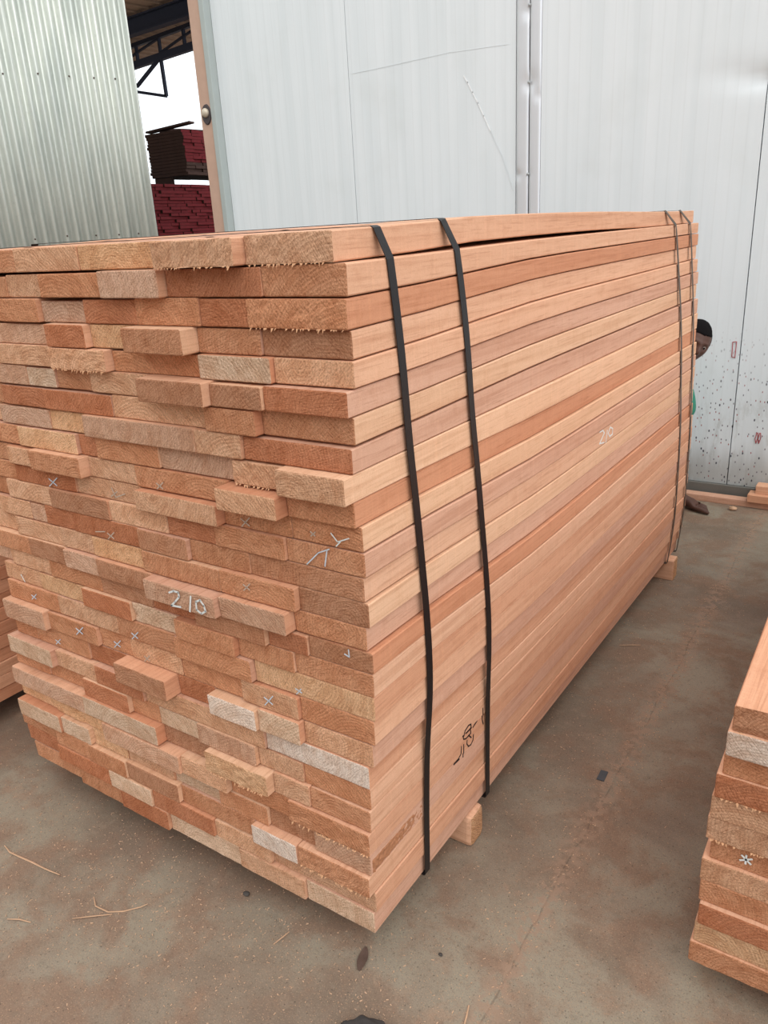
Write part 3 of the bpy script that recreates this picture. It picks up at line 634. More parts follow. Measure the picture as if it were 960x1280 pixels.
# writing on the long side: white 210 and black marker strokes
def side_x(y, z):
    best = -9
    for r in range(28):
        if layer_z(r + 1, y) - .012 <= z <= layer_z(r, y) + .012:
            rj = random.Random(900 + r); f = far_x((NOM[r] + NOM[r + 1]) / 2) - XR[r] + rj.uniform(-.004, .004); wb = rj.uniform(-.003, .003)
            best = max(best, XR[r] + f * y / LEN + wb * math.sin(math.pi * y / LEN))
    return best
def row_at(y, z):
    for r in range(28):
        if layer_z(r + 1, y) <= z <= layer_z(r, y): return r
    return 0 if z > 1 else 27
def side_marks(strokes, wd, mat, nm):
    by = {}
    for s in strokes:
        # resample so that every bit of the stroke belongs to the board it is written on
        for a, b in zip(s, s[1:]):
            n = max(1, int(math.hypot(a[0] - b[0], a[1] - b[1]) / .004))
            for i in range(n):
                p = [a[j] + (b[j] - a[j]) * i / n for j in (0, 1)]; q = [a[j] + (b[j] - a[j]) * (i + 1) / n for j in (0, 1)]
                r = row_at((p[0] + q[0]) / 2, (p[1] + q[1]) / 2); by.setdefault(r, []).append((p, q))
    for r, segs in by.items():
        o = BO[r, len(rows[r]) - 1]; L = o.location
        rj = random.Random(900 + r); f = far_x((NOM[r] + NOM[r + 1]) / 2) - XR[r] + rj.uniform(-.004, .004); wb = rj.uniform(-.003, .003)
        bm = bmesh.new()
        for p, q in segs:
            y = (p[0] + q[0]) / 2; x = XR[r] + f * y / LEN + wb * math.sin(math.pi * (y - L.y) / LEN) - L.x
            b2 = ribbon([(p[0] - L.y, p[1] - L.z), (q[0] - L.y, q[1] - L.z)], wd, .0010, 'yz', x - .0002, 1)
            me = bpy.data.meshes.new('t'); b2.to_mesh(me); b2.free(); bm.from_mesh(me); bpy.data.meshes.remove(me)
        from_bm(nm, bm, mat, o)
S210 = [[(1.241, 0.9311), (1.2679, 0.9304), (1.2828, 0.9193), (1.26, 0.9048), (1.2424, 0.895), (1.2837, 0.8885)], [(1.3102, 0.9214), (1.3008, 0.8842)], [(1.3378, 0.9245), (1.3621, 0.914), (1.3615, 0.8965), (1.336, 0.8949), (1.32, 0.9094), (1.3378, 0.9245)]]
SINK = [[(0.4257, 0.3837), (0.4136, 0.3873), (0.3961, 0.3827), (0.3895, 0.3714), (0.3934, 0.3588), (0.4053, 0.3535), (0.4194, 0.3544), (0.4289, 0.3542), (0.4257, 0.3837)], [(0.4042, 0.3689), (0.4269, 0.3673)], [(0.4428, 0.3415), (0.4398, 0.3274), (0.4288, 0.3205), (0.4164, 0.3232), (0.4081, 0.3359), (0.4102, 0.3445)], [(0.421, 0.3513), (0.4312, 0.3399)], [(0.4628, 0.3697), (0.441, 0.3644)], [(0.4891, 0.3925), (0.49, 0.3561), (0.4953, 0.3407)], [(0.3928, 0.3439), (0.3913, 0.3074)], [(0.3815, 0.3454), (0.3782, 0.326), (0.3626, 0.3187), (0.3456, 0.3155), (0.3725, 0.313)]]
side_marks(S210, .0040, M_CHALK, 'chalk_number')
side_marks(SINK, .0034, M_INK, 'marker_writing')

# ------------------------------------------------------------------ steel straps round the stack
M_STRAP = plain('black_steel_strap', (40, 38, 40), .38, .55, .12, 30, .1, .5)
M_STRAP2 = plain('reflection_tinted_strap', (92, 80, 70), .5, .4, .12, 30, .1, .4)  # far straps: reflected light put into the colour as a lighter brown
def strap(pts, label, mat, wd=.022):
    """pts: (y, z) from the top edge down the long side; then under, up the hidden side and over"""
    ys = {}
    zs = [p[1] for p in pts]
    def yat(z):
        for a, b in zip(pts, pts[1:]):
            if b[1] <= z <= a[1]: return a[0] + (b[0] - a[0]) * (a[1] - z) / (a[1] - b[1] + 1e-9)
        return pts[0][0] if z > zs[0] else pts[-1][0]
    path = []
    # right face, from top
    ty = pts[0][0]; ztop = NOM[0] + .003 + .014 * sm(ty / .6) - .010 * sm((ty - 1.0) / 1.2) + .0016
    path.append((side_x(pts[0][0], NOM[0] - .02) - .004, pts[0][0], ztop))
    path.append((side_x(pts[0][0], NOM[0] - .02) + .002, pts[0][0], ztop - .003))
    z2 = layer_z(1, pts[1][0]); N = 34
    for i in range(N + 1):
        z = z2 - .002 - (z2 - .104) * i / N; y = yat(z)
        x = max(side_x(y, max(.105, min(z2 - .005, z + d))) for d in (-.05, -.025, 0, .025, .05) if z + d < z2 + .02) + .0022
        path.append((x, y, z))
    for it in range(6):      # taut: smooth the run down the side
        for i in range(3, len(path) - 1): path[i] = ((path[i - 1][0] + path[i + 1][0] + 2 * path[i][0]) / 4 + .0001, (path[i - 1][1] + path[i + 1][1] + 2 * path[i][1]) / 4, path[i][2])
    yb = path[-1][1]; xb = path[-1][0]
    path.append((xb - .003, yb, .0985)); path.append((-1.268, yb, .0985))
    for i in range(8): path.append((-1.268 - .050 * min(1, i / 3.5), yb + (pts[0][0] - yb) * (i + .5) / 8, .12 + (ztop - .16) * i / 7.))
    path.append((-1.285, pts[0][0], ztop)); path.append(path[0])
    bm = bmesh.new(); ring = []
    n = len(path) - 1
    for i in range(n):
        p = Vector(path[i]); a = Vector(path[i - 1]); b = Vector(path[(i + 1) % n])
        t = (b - a).normalized(); W = Vector((0, 1, 0)); W = (W - t * W.dot(t)).normalized(); nn = W.cross(t).normalized()
        ring.append([bm.verts.new(p + W * wd / 2 * s + nn * .0006 * u) for s, u in ((-1, -1), (1, -1), (1, 1), (-1, 1))])
    for i in range(n):
        a, b = ring[i], ring[(i + 1) % n]
        for k in range(4): bm.faces.new((a[k], a[(k + 1) % 4], b[(k + 1) % 4], b[k]))
    bmesh.ops.recalc_face_normals(bm, faces=bm.faces)
    tag(from_bm('steel_strap', bm, mat), label, 'strap', 'steel straps round the big stack')
strap([(.123, 1.54), (.125, 1.50), (.147, 1.351), (.18, 1.058), (.202, .73), (.212, .416), (.207, .10)], 'black steel strap nearest the front corner of the big stack', M_STRAP)
strap([(.352, 1.55), (.364, 1.503), (.40, 1.315), (.444, .975), (.485, .589), (.513, .338), (.518, .10)], 'black steel strap second from the front corner of the stack', M_STRAP)
strap([(1.99, 1.55), (2.042, 1.505), (2.15, 1.156), (2.212, .765), (2.25, .296), (2.245, .09)], 'dark steel strap near the far end, over the far bearer', M_STRAP2, .018)
strap([(2.204, 1.545), (2.266, 1.50), (2.35, 1.126), (2.385, .709), (2.40, .328), (2.395, .09)], 'dark steel strap closest to the far end of the stack', M_STRAP2, .018)

# ------------------------------------------------------------------ bearers under the stacks
def bearer(x0, x1, y0, y1, h, label, tone='t', bev=.01, seed=1):
    bm = bmesh.new(); L = x1 - x0
    add_box(bm, (0, 0, h / 2), (y1 - y0, L, h), bev=bev)
    bmesh.ops.subdivide_edges(bm, edges=[e for e in bm.edges if e.calc_length() > .3], cuts=8)
    for v in bm.verts: v.co += Vector((noise.noise(v.co * 9 + Vector((seed, 0, 0))), noise.noise(v.co * 11 + Vector((0, seed, 0))), 0)) * .004
    me = bpy.data.meshes.new('timber_bearer'); bm.normal_update(); bm.to_mesh(me); bm.free()
    me.materials.append(M_END); me.materials.append(M_SIDE)
    ca = me.color_attributes.new('tint', 'FLOAT_COLOR', 'CORNER'); d = []
    for p in me.polygons:
        e = abs(p.normal.y) > .6; p.material_index = 0 if e else 1
        d += ((*lin(TONE[tone]), 1.0) if e else (*lin(SIDETONE['t']), 1.0)) * len(p.vertices)
    ca.data.foreach_set('color', d)
    o = link('timber_bearer', me, None, ((x0 + x1) / 2, (y0 + y1) / 2, 0)); o.rotation_euler[2] = math.pi / 2
    return tag(o, label, 'bearer', 'bearers under the timber stacks')
bearer(-1.24, .014, .418, .490, .0975, 'rounded timber block under the big stack below the near straps', 'y', .016, 1)
bearer(-1.24, .048, 2.283, 2.35, .0975, 'squared timber block under the big stack at its far end', 'y', .006, 2)

# ------------------------------------------------------------------ stack on the right and stack on the left
def simple_board(nm, x0, x1, y0, y1, z0, z1, tone, stone, seed, fl='', shear=0.0, light=None):
    rr = random.Random(seed)
    e = lin(TONE[tone]); s = lin(SIDETONE[stone])
    me = board_mesh(nm, x1 - x0, y1 - y0, lambda y: 0.0, lambda y: z1 - z0 - .0008, lambda y: shear * y, jit(e, rr, .05), jit(s, rr, .04), fl, seed)
    return link(nm, me, None, ((x0 + x1) / 2, y0, z0 + .0004))
RX = [.612, .606, .603, .594, .590, .587, .596, .584, .586, .590, .585, .580]
RT = 'd w o r t t o t o r y o'.split(); RY = [.30, .295, .31, .305, .308, .31, .318, .31, .31, .30, .305, .30]
RD = ['with torn bark-like end', 'with pale whitish end', 'with smooth tan end', 'with ragged brown end', 'with tan end', 'with cracked end', 'with chalk star on its end', 'with pale tan end', 'with brown end', 'with reddish end', 'with yellowish end', 'with orange end']
RL = 'top layer,second layer down,third layer down,fourth layer down,fifth layer down,sixth layer down,seventh layer down,eighth layer down,ninth layer down,tenth layer down,eleventh layer down,bottom layer'.split(',')
for i in range(12):
    z1 = .708 - i * .0525; z0 = z1 - .0525; x = RX[i]
    rr = random.Random(300 + i); ww = rr.uniform(.17, .22)
    fl = 'fq' if i == 0 else ('f' if i in (3, 5) else '')
    o = simple_board('sawn_board', x, x + ww, RY[i], 2.7, z0, z1, RT[i], 't' if i else 'o', 400 + i, fl, -.012)
    tag(o, 'board %s, %s of the right stack, left column' % (RD[i], RL[i]), 'board', 'sawn boards in the right-hand stack')
    if i == 6:
        for st in ([(0, .0), (.02, .012)], [(.002, .013), (.019, -.001)], [(.010, -.004), (.010, .016)]):
            pass
        bm = bmesh.new()
        for st in ([(0, .0), (.02, .012)], [(.002, .013), (.019, -.001)], [(.010, -.004), (.010, .016)]):
            b2 = ribbon([(a - ww / 2 + .055, b + .022) for a, b in st], .0035, .0008, 'xz', -.0018, -1)
            me = bpy.data.meshes.new('t'); b2.to_mesh(me); b2.free(); bm.from_mesh(me); bpy.data.meshes.remove(me)
        from_bm('chalk_mark', bm, M_CHALK, o)
    if 'f' in fl: splinters(o, ww, 0, 20, 800 + i, None)
    xx = x + ww + .0015
    for c in (1, 2):
        w2 = rr.uniform(.16, .2)
        o = simple_board('sawn_board', xx, xx + w2, RY[i] + rr.uniform(-.01, .02), 2.7, z0, z1, rr.choice('otrgp'), rr.choice('ot'), 500 + i * 3 + c, '', -.012)
        tag(o, 'sawn board end, %s in the right stack, %s from its left' % (RL[i], ORD[c + 1]), 'board', 'sawn boards in the right-hand stack')
        xx += w2 + .0015
bearer(.62, 1.1, .55, .62, .0775, 'timber block under the near end of the right-hand stack', 't', .006, 5)
bearer(.62, 1.1, 2.2, 2.27, .0775, 'timber block under the far end of the right-hand stack', 't', .006, 6)
for i in range(20):
    z0 = .085 + i * .0468; rr = random.Random(700 + i); x1 = -1.645 + rr.uniform(-.004, .003)
    for c in range(2):
        ww = rr.uniform(.16, .2)
        o = simple_board('sawn_board', x1 - ww, x1, -.35 + rr.uniform(-.01, .01), 2.05, z0, z0 + .0468, rr.choice('otrg'), rr.choice('roor'), 740 + i * 2 + c)
        tag(o, 'sawn board, %s of the left stack, %s' % ('bottom layer' if i == 0 else '%s layer from the bottom' % ORD[i + 1], 'side facing the big stack' if c == 0 else 'inner side'), 'board', 'sawn boards in the left-hand stack')
        x1 -= ww + .0015
bearer(-2.0, -1.67, -.05, .03, .0845, 'timber block under the near end of the left-hand stack', 't', .006, 7)
bearer(-2.0, -1.67, 1.6, 1.68, .0845, 'timber block under the far end of the left-hand stack', 't', .006, 8)
# ------------------------------------------------------------------ planks at the foot of the wall
def plank_x(nm, x0, x1, y0, y1, z0, z1, tone, stone, seed, label, cat):
    rr = random.Random(seed)
    me = board_mesh(nm, y1 - y0, x1 - x0, lambda y: 0.0, lambda y: z1 - z0, lambda y: 0.0, lin(TONE[tone]), lin(SIDETONE[stone]), '', seed)
    o = link(nm, me, None, (x0, (y0 + y1) / 2, z0)); o.rotation_euler[2] = -math.pi / 2
    return tag(o, label, cat)
plank_x('floor_plank', -1.6, .62, 3.41, 3.475, .0, .036, 'g', 'g', 31, 'dusty narrow plank lying along the foot of the white wall', 'plank')
plank_x('sawn_board', .158, 1.5, 3.385, 3.475, .038, .080, 't', 'o', 32, 'lower sawn board of the short pile by the wall at right', 'board')
plank_x('sawn_board', .190, 1.5, 3.42, 3.495, .0805, .125, 't', 't', 33, 'upper sawn board of the short pile by the wall at right', 'board')

# ------------------------------------------------------------------ red-ended timber seen through the doorway
M_REDEND = plain('red_painted_end', (104, 18, 26), .75, 0, .35, 18, .2); M_DKW = plain('dark_old_timber', (70, 50, 44), .85, 0, .25, 12, .3)
def far_board(L, w_, h):
    bm = bmesh.new(); add_box(bm, (-L / 2, 0, h / 2), (L, w_, h), bev=.004)
    me = bpy.data.meshes.new('red_ended_board'); bm.normal_update(); bm.to_mesh(me); bm.free(); me.materials.append(M_DKW); me.materials.append(M_REDEND)
    for p in me.polygons:
        if p.normal.x > .6: p.material_index = 1
    return me
FM = [far_board(2.4, w_, .047) for w_ in (.17, .2, .23)]
BM = [far_board(.9, w_, .047) for w_ in (.17, .2, .23)]
SM_ = [far_board(.9, w_, .047) for w_ in (.17, .2, .23)]
for m in BM:
    for p in m.polygons: p.material_index = 0
rr = random.Random(55)
def far_stack(y0, y1, z0, n, x, group, label, brown=()):
    for i in range(n):
        y = y0
        while y < y1:
            q = rr.randrange(3); wv = (.17, .2, .23)[q]
            o = link('red_ended_board', (BM if i in brown else (SM_ if brown else FM))[q], None, (x + rr.uniform(-.03, .03), y + wv / 2, z0 + i * .05))
            tag(o, label if i not in brown else label.replace('red painted end', 'bare brown end'), 'board', group); y += wv + .004
far_stack(7.5, 10.3, 1.60, 17, -9.8, 'red ended boards in the lower far stack', 'dark board with red painted end in the lower stack seen through the doorway')
far_stack(9.05, 10.5, 2.60, 14, -9.8, 'boards in the upper far stack', 'dark board with red painted end in the upper stack seen through the doorway', (0, 1, 2, 3))
bm = bmesh.new()
for i in range(32):
    y = 7.5
    while y < 10.3:
        add_box(bm, (-1.2 - 9.8 + rr.uniform(-.02, .02), y + .1, .025 + i * .05), (2.4, .2, .047)); y += .205
tag(from_bm('red_ended_boards', bm, M_REDEND), 'lower mass of red painted boards under the far stack', 'boards', None, 'stuff')
for y in (9.12, 10.46):
    bm = bmesh.new(); add_box(bm, (-10.45, y, 2.523), (.4, .08, .146), bev=.004)
    tag(from_bm('timber_bearer', bm, M_DKW), 'dark bearer between the two far red-ended stacks', 'bearer', 'bearers between the far stacks')
def warped(nm, a, b, wd, th, sag, label):
    a, b = Vector(a), Vector(b); bm = bmesh.new(); n = 14; rings = []
    s = (b - a).cross(Vector((0, 0, 1))).normalized()
    for i in range(n + 1):
        t = i / n; p = a.lerp(b, t) + Vector((0, 0, sag * math.sin(t * 2 * math.pi)))
        rings.append([bm.verts.new(p + s * wd / 2 * u + Vector((0, 0, th * v))) for u, v in ((-1, 0), (1, 0), (1, 1), (-1, 1))])
    for p, q in zip(rings, rings[1:]):
        for k in range(4): bm.faces.new((p[k], p[(k + 1) % 4], q[(k + 1) % 4], q[k]))
    bm.faces.new(rings[0]); bm.faces.new(rings[-1][::-1]); bmesh.ops.recalc_face_normals(bm, faces=bm.faces)
    tag(from_bm(nm, bm, M_DKW), label, 'plank')
warped('warped_plank', (-10.6, 9.3, 3.325), (-9.75, 10.1, 3.325), .3, .03, .02, 'warped dark plank lying wavy on top of the upper far stack')
warped('loose_plank', (-10.7, 9.12, 3.32), (-9.85, 9.35, 3.41), .16, .028, 0, 'loose dark plank tilted up and jutting off the far stack')

# ------------------------------------------------------------------ person crouching behind the far end of the stack
M_SKIN = plain('dark_brown_skin', (86, 58, 48), .5, 0, .10, 30, .12, .4); M_SHIRT = plain('green_cotton_shirt', (62, 138, 116), .9, 0, .12, 25, .4)
M_TROUS = plain('dark_trousers', (52, 48, 52), .9, 0, .15, 25, .4); M_HAIR = plain('short_black_hair', (24, 21, 22), .95, 0, .3, 260, .9, .1)
M_LIP = plain('dark_lips', (78, 46, 42), .5); M_EYEW = plain('eye_white', (140, 126, 118), .3); M_IRIS = plain('dark_iris', (18, 13, 12), .2)
def skin_mesh(name, verts, edges, radii, mat, parent, sub=2, root=0):
    me = bpy.data.meshes.new(name); me.from_pydata(verts, edges, []); o = link(name, me, parent)
    md = o.modifiers.new('skin', 'SKIN'); md.use_smooth_shade = True
    for i, r_ in enumerate(radii):
        v = me.skin_vertices[0].data[i]; v.radius = (r_, r_) if not isinstance(r_, tuple) else r_; v.use_root = (i == root)
    sb = o.modifiers.new('sub', 'SUBSURF'); sb.levels = sub; sb.render_levels = sub
    dg = bpy.context.evaluated_depsgraph_get(); ev = o.evaluated_get(dg); m2 = bpy.data.meshes.new_from_object(ev)
    o.modifiers.clear(); o.data = m2; m2.materials.clear(); m2.materials.append(mat)
    for p in m2.polygons: p.use_smooth = True
    return o
per = tag(empty('person', (-.30, 3.13, 0)), 'person in a green shirt crouching and peeking from behind the far end of the stack', 'person')
# local coordinates: metres from the empty
VB = [(-.12, .16, .26), (-.10, .15, .42), (-.02, .07, .56), (.02, .0, .66), (.06, -.04, .745), (.10, -.06, .80),   # pelvis, waist, chest, shoulders, neck, skull base
      (-.13, .02, .68), (-.22, -.10, .50), (-.14, -.22, .40), (-.10, -.26, .38),                                  # right arm
      (.085, .09, .655), (.09, .10, .46), (.03, -.05, .36), (.0, -.09, .35),                                      # left arm (tucked behind the boards)
      (-.20, .08, .26), (-.22, -.20, .42), (-.20, -.02, .10), (-.20, .0, .05),                                     # right leg
      (-.02, .12, .26), (.06, -.12, .42), (.09, .13, .10), (.10, .14, .06)]                                        # left leg
EB = [(0, 1), (1, 2), (2, 3), (3, 4), (4, 5), (3, 6), (6, 7), (7, 8), (8, 9), (3, 10), (10, 11), (11, 12), (12, 13), (0, 14), (14, 15), (15, 16), (16, 17), (0, 18), (18, 19), (19, 20), (20, 21)]
RB = [.12, .115, .125, .10, .052, .050, .058, .042, .032, .026, .055, .042, .032, .026, .085, .062, .042, .036, .085, .062, .042, .036]
skin_mesh('body', VB, EB, RB, M_SKIN, per)
# shirt and trousers follow the body a little outside it
VS = [(-.12, .16, .30), (-.10, .15, .42), (-.02, .07, .56), (.02, .0, .66), (.045, -.03, .715), (-.13, .02, .68), (-.20, -.06, .56), (.128, .06, .665), (.138, .08, .52)]
skin_mesh('shirt', VS, [(0, 1), (1, 2), (2, 3), (3, 4), (3, 5), (5, 6), (3, 7), (7, 8)], [.135, .13, .14, .115, .066, .075, .06, .070, .058], M_SHIRT, per)
VT = [(-.12, .16, .26), (-.20, .08, .26), (-.22, -.20, .42), (-.205, -.06, .17), (-.02, .12, .26), (.06, -.12, .42), (.09, .04, .17)]
skin_mesh('trousers', VT, [(0, 1), (1, 2), (2, 3), (0, 4), (4, 5), (5, 6)], [.13, .10, .078, .056, .10, .078, .056], M_TROUS, per)
# feet with toes and hands with fingers
def foot(base, ang, side):
    c, s = math.cos(ang), math.sin(ang)
    def T(p): return (base[0] + p[0] * c - p[1] * s, base[1] + p[0] * s + p[1] * c, base[2] + p[2])
    V = [T(p) for p in ((0, 0, .075), (-.04, 0, .032), (.05, 0, .045), (.12, 0, .028))]; E = [(0, 1), (0, 2), (2, 3)]; Rr = [.036, .030, .034, .026]
    for t in range(5):
        yy = (-.040 + .020 * t) * side; L = .222 - .013 * t; r_ = .012 if t == 0 else .0085
        i = len(V); V += [T((.13, yy * .9, .022)), T(((L + .13) / 2, yy, .020)), T((L, yy * 1.1, .011))]
        E += [(3, i), (i, i + 1), (i + 1, i + 2)]; Rr += [r_ * 1.1, r_, r_ * .85]
    return skin_mesh('foot', V, E, Rr, M_SKIN, per)
foot((.10, .15, 0), math.radians(-12), 1)
foot((-.20, .02, 0), math.radians(-80), -1)
def hand(base, d, up, name='hand'):
    d = Vector(d).normalized(); up = Vector(up).normalized(); sd_ = d.cross(up).normalized(); base = Vector(base)
    V = [base, base + d * .045, base + d * .085]; E = [(0, 1), (1, 2)]; Rr = [(.024, .016), (.034, .014), (.036, .012)]
    for t, (o_, L) in enumerate(((-.030, .062), (-.010, .074), (.011, .070), (.031, .056))):
        i = len(V); p = base + d * .088 + sd_ * o_
        V += [p, p + d * L * .45 - up * .006, p + d * L * .78 - up * .018, p + d * L - up * .030]; E += [(2, i), (i, i + 1), (i + 1, i + 2), (i + 2, i + 3)]; Rr += [.0095, .0085, .008, .0065]
    i = len(V); p = base + d * .03 - sd_ * .032
    V += [p, p + d * .028 - sd_ * .020, p + d * .055 - sd_ * .026]; E += [(1, i), (i, i + 1), (i + 1, i + 2)]; Rr += [.012, .010, .008]
    return skin_mesh(name, [tuple(v) for v in V], E, Rr, M_SKIN, per)
hand((-.10, -.26, .38), (.5, -.8, -.2), (0, -.1, 1)); hand((.0, -.09, .35), (-.6, -.7, -.2), (0, -.1, 1))
# head
def head_mesh(hp):
    bm = bmesh.new(); bmesh.ops.create_icosphere(bm, subdivisions=5, radius=1)
    for v in bm.verts:
        x, y, z = v.co            # face looks along -Y, z up, unit sphere
        sx, sy, sz = .076, .096, .112
        if z < 0: sx *= 1 - .30 * (-z) ** 1.4; sy *= 1 - .12 * (-z)
        px, py, pz = x * sx, y * sy, z * sz
        f = max(0, -y)
        if y < 0: py *= 1 - .10 * f
        def bump(cx, cz, rx, rz, a):
            return a * math.exp(-(((px - cx) / rx) ** 2 + ((pz - cz) / rz) ** 2)) * (1 if y < 0 else 0)
        d = bump(0, -.022, .013, .018, -.020) + bump(0, -.034, .020, .010, -.010) + bump(0, .004, .010, .024, -.008)      # nose
        d += bump(-.031, .003, .016, .011, .012) + bump(.031, .003, .016, .011, .012)                                       # eye sockets
        d += bump(-.030, .022, .024, .008, -.006) + bump(.030, .022, .024, .008, -.006)                                     # brows
        d += bump(0, -.058, .024, .007, -.009) + bump(0, -.067, .022, .006, -.008) + bump(0, -.0625, .026, .003, .006)      # lips
        d += bump(0, -.094, .022, .014, -.007) + bump(-.045, -.02, .02, .022, -.006) + bump(.045, -.02, .02, .022, -.006)   # chin, cheekbones
        v.co = Vector((px, py + d, pz))
    for sgn in (-1, 1):           # ears
        r_ = bmesh.ops.create_uvsphere(bm, u_segments=14, v_segments=10, radius=1)
        bmesh.ops.transform(bm, matrix=Matrix.Translation((sgn * .077, .012, -.008)) @ Matrix.Rotation(sgn * -.35, 4, 'Z') @ Matrix.Diagonal((.009, .020, .033, 1)), verts=r_['verts'])
    return from_bm('head', bm, M_SKIN, hp, smooth=True)
HM = Matrix.Translation((.180, -.07, .940)) @ Matrix.Rotation(math.radians(38), 4, 'Z') @ Matrix.Rotation(math.radians(22), 4, 'Y') @ Matrix.Rotation(math.radians(10), 4, 'X')
hd = head_mesh(per); hd.matrix_local = HM
bm = bmesh.new(); bmesh.ops.create_icosphere(bm, subdivisions=5, radius=1); kill = []
for v in bm.verts:
    x, y, z = v.co; line = .50 - .0 * x + (.0 if y < 0 else -.75 * min(1, y * 1.6))
    if abs(x) > .8 and y < .1: line = .12
    n_ = noise.noise(v.co * 30) * .002
    v.co = Vector((x * (.0785 + n_), y * (.0985 + n_) * (1 if y > 0 else .93), z * (.115 + n_)))
    if z < line: kill.append(v)
bmesh.ops.delete(bm, geom=kill, context='VERTS')
hr = from_bm('hair', bm, M_HAIR, hd, smooth=True)
sol = hr.modifiers.new('thick', 'SOLIDIFY'); sol.thickness = .004; sol.offset = -1
for sgn in (-1, 1):
    bm = bmesh.new(); bmesh.ops.create_uvsphere(bm, u_segments=16, v_segments=10, radius=.0115)
    e = from_bm('eye', bm, M_EYEW, hd, (sgn * .031, -.066, .002), smooth=True)
    bm = bmesh.new(); bmesh.ops.create_uvsphere(bm, u_segments=12, v_segments=8, radius=.0062)
    bmesh.ops.transform(bm, matrix=Matrix.Translation((0, -.0078, -.001)) @ Matrix.Diagonal((1, .7, 1, 1)), verts=bm.verts); from_bm('iris', bm, M_IRIS, e, smooth=True)

# ------------------------------------------------------------------ litter on the floor
M_SLV = plain('wood_sliver', (188, 152, 122), .8, 0, .25, 60); M_STONE = plain('grey_pebble', (74, 68, 64), .8, 0, .3, 90, .6); M_DKCH = plain('dark_rubber_scrap', (74, 76, 80), .7)
def sliver(pts, r_, label, g='wood slivers on the concrete'):
    bm = bmesh.new(); n = len(pts); rad = [r_ * .62 * (.35 + .65 * math.sin(math.pi * (i + .4) / n)) for i in range(n)]
    add_tube(bm, [(x, y, .0025 + .002 * math.sin(i * 1.7)) for i, (x, y) in enumerate(pts)], rad, 6, .5)
    tag(from_bm('wood_sliver', bm, M_SLV), label, 'wood sliver', g)
sliver([(-1.10, -.22), (-1.06, -.228), (-1.02, -.222), (-.98, -.216), (-.92, -.213), (-.869, -.206)], .0045, 'long curved wood sliver on the floor at the left edge')
sliver([(-.73, -.205), (-.70, -.222), (-.66, -.216), (-.63, -.195), (-.60, -.165), (-.592, -.15)], .0035, 'hooked wood sliver on the floor below the stack front')
sliver([(-.72, -.275), (-.68, -.245), (-.645, -.215)], .0028, 'short straight wood sliver just below the hooked sliver')
sliver([(-.86, -.36), (-.83, -.345), (-.80, -.335)], .003, 'small wood sliver at the lower left of the floor')
sliver([(-.245, -.075), (-.238, -.05), (-.236, -.03)], .003, 'small upright wood sliver below the front corner boards')
sliver([(.0, -.215), (-.012, -.19), (-.018, -.17)], .003, 'small wood sliver at the bottom near the black scrap')
sliver([(.225, -.03), (.218, .0), (.21, .025)], .003, 'wood sliver lying near the floor joint at the bottom')
sliver([(.02, 1.62), (.06, 1.64), (.09, 1.66)], .0035, 'wood sliver beside the middle of the big stack')
for (x, y, s, lab) in ((-.40, .0, .007, 'dark pebble under the front edge of the big stack'), (.10, .10, .004, 'small dark pebble right of the front corner'), (.36, .03, .006, 'grey pebble in front of the right-hand stack'), (.10, 3.33, .016, 'pale chip of wood by the foot near the wall')):
    bm = bmesh.new(); bmesh.ops.create_icosphere(bm, subdivisions=3, radius=s)
    for v in bm.verts: v.co = Vector((v.co.x * 1.3, v.co.y, v.co.z * .7)) * (1 + .25 * noise.noise(v.co * 90 + Vector((x * 9, 0, 0))))
    tag(from_bm('pebble' if s != .016 else 'wood_chip', bm, M_STONE if s != .016 else M_SLV, None, (x, y, s * .62), smooth=True), lab, 'pebble' if s != .016 else 'wood chip')
bm = bmesh.new(); add_box(bm, (0, 0, .002), (.022, .046, .003), Matrix.Rotation(.05, 3, 'Z'), .0012)
tag(from_bm('rubber_scrap', bm, M_DKCH, None, (.211, .864, 0)), 'small dark rectangular scrap on the floor beside the joint', 'scrap')
# brown leaf
bm = bmesh.new(); L = []; 
for i in range(9):
    t = i / 8; wv = .011 * math.sin(math.pi * min(1, t * .92 + .06)) ** .7
    L.append([bm.verts.new((s_ * wv, (t - .5) * .060, .0025 + .003 * abs(s_) + .0015 * math.sin(t * 7))) for s_ in (-1, 0, 1)])
for a, b in zip(L, L[1:]):
    for k in (0, 1): bm.faces.new((a[k], a[k + 1], b[k + 1], b[k]))
lf = from_bm('dry_leaf', bm, plain('dry_brown_leaf', (92, 72, 62), .8, 0, .2, 60), None, (-.045, .0, 0)); lf.rotation_euler[2] = .35
sd2 = lf.modifiers.new('thick', 'SOLIDIFY'); sd2.thickness = .0008; tag(lf, 'dry brown leaf on the floor in front of the stack corner', 'leaf')
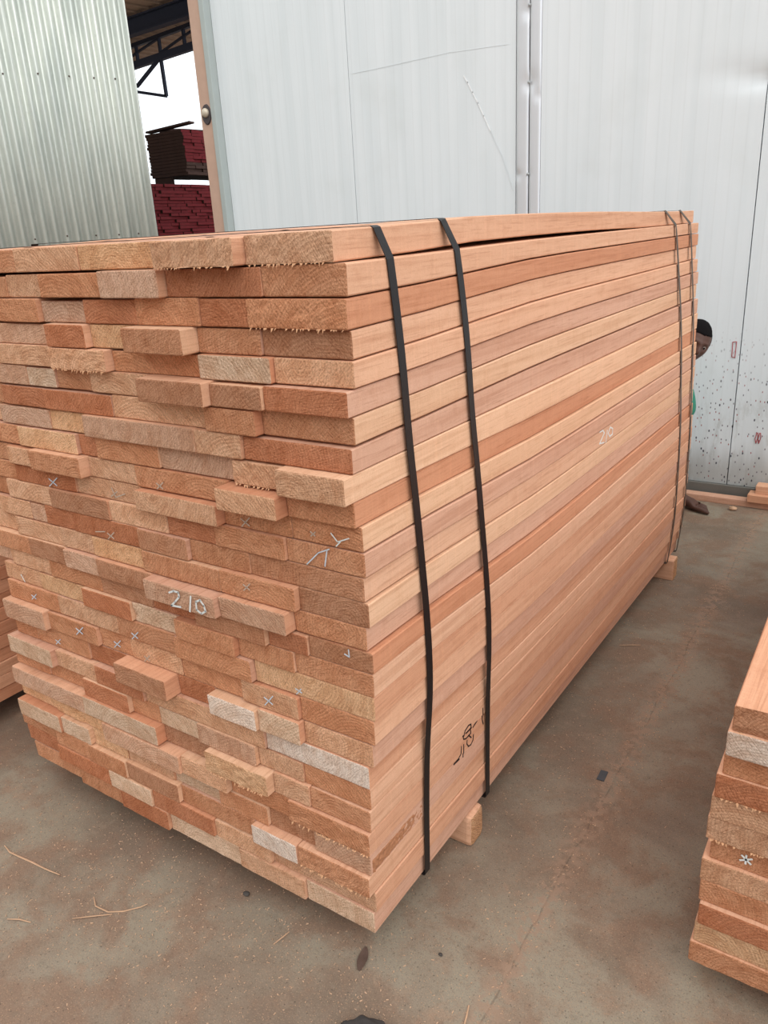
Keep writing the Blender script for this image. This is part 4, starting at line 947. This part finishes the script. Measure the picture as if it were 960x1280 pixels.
# crumpled scrap of dark mesh cloth at the bottom edge of the picture
bm = bmesh.new(); bmesh.ops.create_icosphere(bm, subdivisions=5, radius=1)
for v in bm.verts:
    c = v.co.copy(); q = 1 + .16 * noise.noise(c * 2.2) + .10 * abs(noise.noise(c * 5)) - .015 * math.sin(9 * c.x + 6 * c.y)
    v.co = Vector((c.x * .066 * q, c.y * .052 * q, max(-.9, c.z) * .020 * q + .019))
crag = from_bm('crumpled_rag', bm, plain('dark_grey_cloth', (66, 62, 60), .8, 0, .3, 60, .9), None, (.085, -.165, 0), smooth=True)
tag(crag, 'crumpled dark grey rag at the bottom edge of the floor', 'rag')
for k in range(2):
    bm = bmesh.new(); pts = []
    for i in range(17):
        a = math.pi * (1.15 - 1.25 * i / 16); rx, ry = (.040 - .014 * k), (.034 - .010 * k); pts.append((.018 + rx * math.cos(a), -.012 + ry * math.sin(a), .036 - .001 * abs(i - 8)))
    add_tube(bm, pts, .0042, 8); from_bm('folded_hem', bm, plain('black_hem', (26, 24, 24), .7), crag, smooth=True)

# sawdust and shavings: uncountable litter, one object
rr = random.Random(99); bm = bmesh.new()
def flake(x, y, s):
    a = rr.uniform(0, 6.28); L = s * rr.uniform(.7, 1.7); W_ = s * rr.uniform(.25, .6)
    c, q = math.cos(a), math.sin(a); h = rr.uniform(.0006, .0022)
    P_ = [(-L, -W_), (L, -W_), (L, W_), (-L, W_)]
    A = [bm.verts.new((x + u * c - v * q, y + u * q + v * c, .0003)) for u, v in P_]; B = [bm.verts.new((x + u * c - v * q, y + u * q + v * c, h)) for u, v in P_]
    bm.faces.new(B)
    for i in range(4): bm.faces.new((A[i], A[(i + 1) % 4], B[(i + 1) % 4], B[i]))
for i in range(7000):
    m = rr.random()
    if m < .38: x, y = rr.gauss(-.55, .45), rr.gauss(-.12, .16)
    elif m < .62: x, y = .25 + rr.gauss(0, .03), rr.uniform(-.5, 3.3)
    elif m < .80: x, y = rr.uniform(-.1, .2), rr.uniform(-.4, 3.3)
    else: x, y = rr.uniform(-1.6, .6), rr.uniform(-.6, 3.3)
    flake(x, y, rr.choice([.0005, .0007, .0009, .0013, .0019]))
tag(from_bm('sawdust', bm, plain('pale_sawdust', (192, 158, 130), .9, 0, .3, 9, .1)), 'pale sawdust and tiny shavings scattered over the concrete', 'sawdust', None, 'stuff')
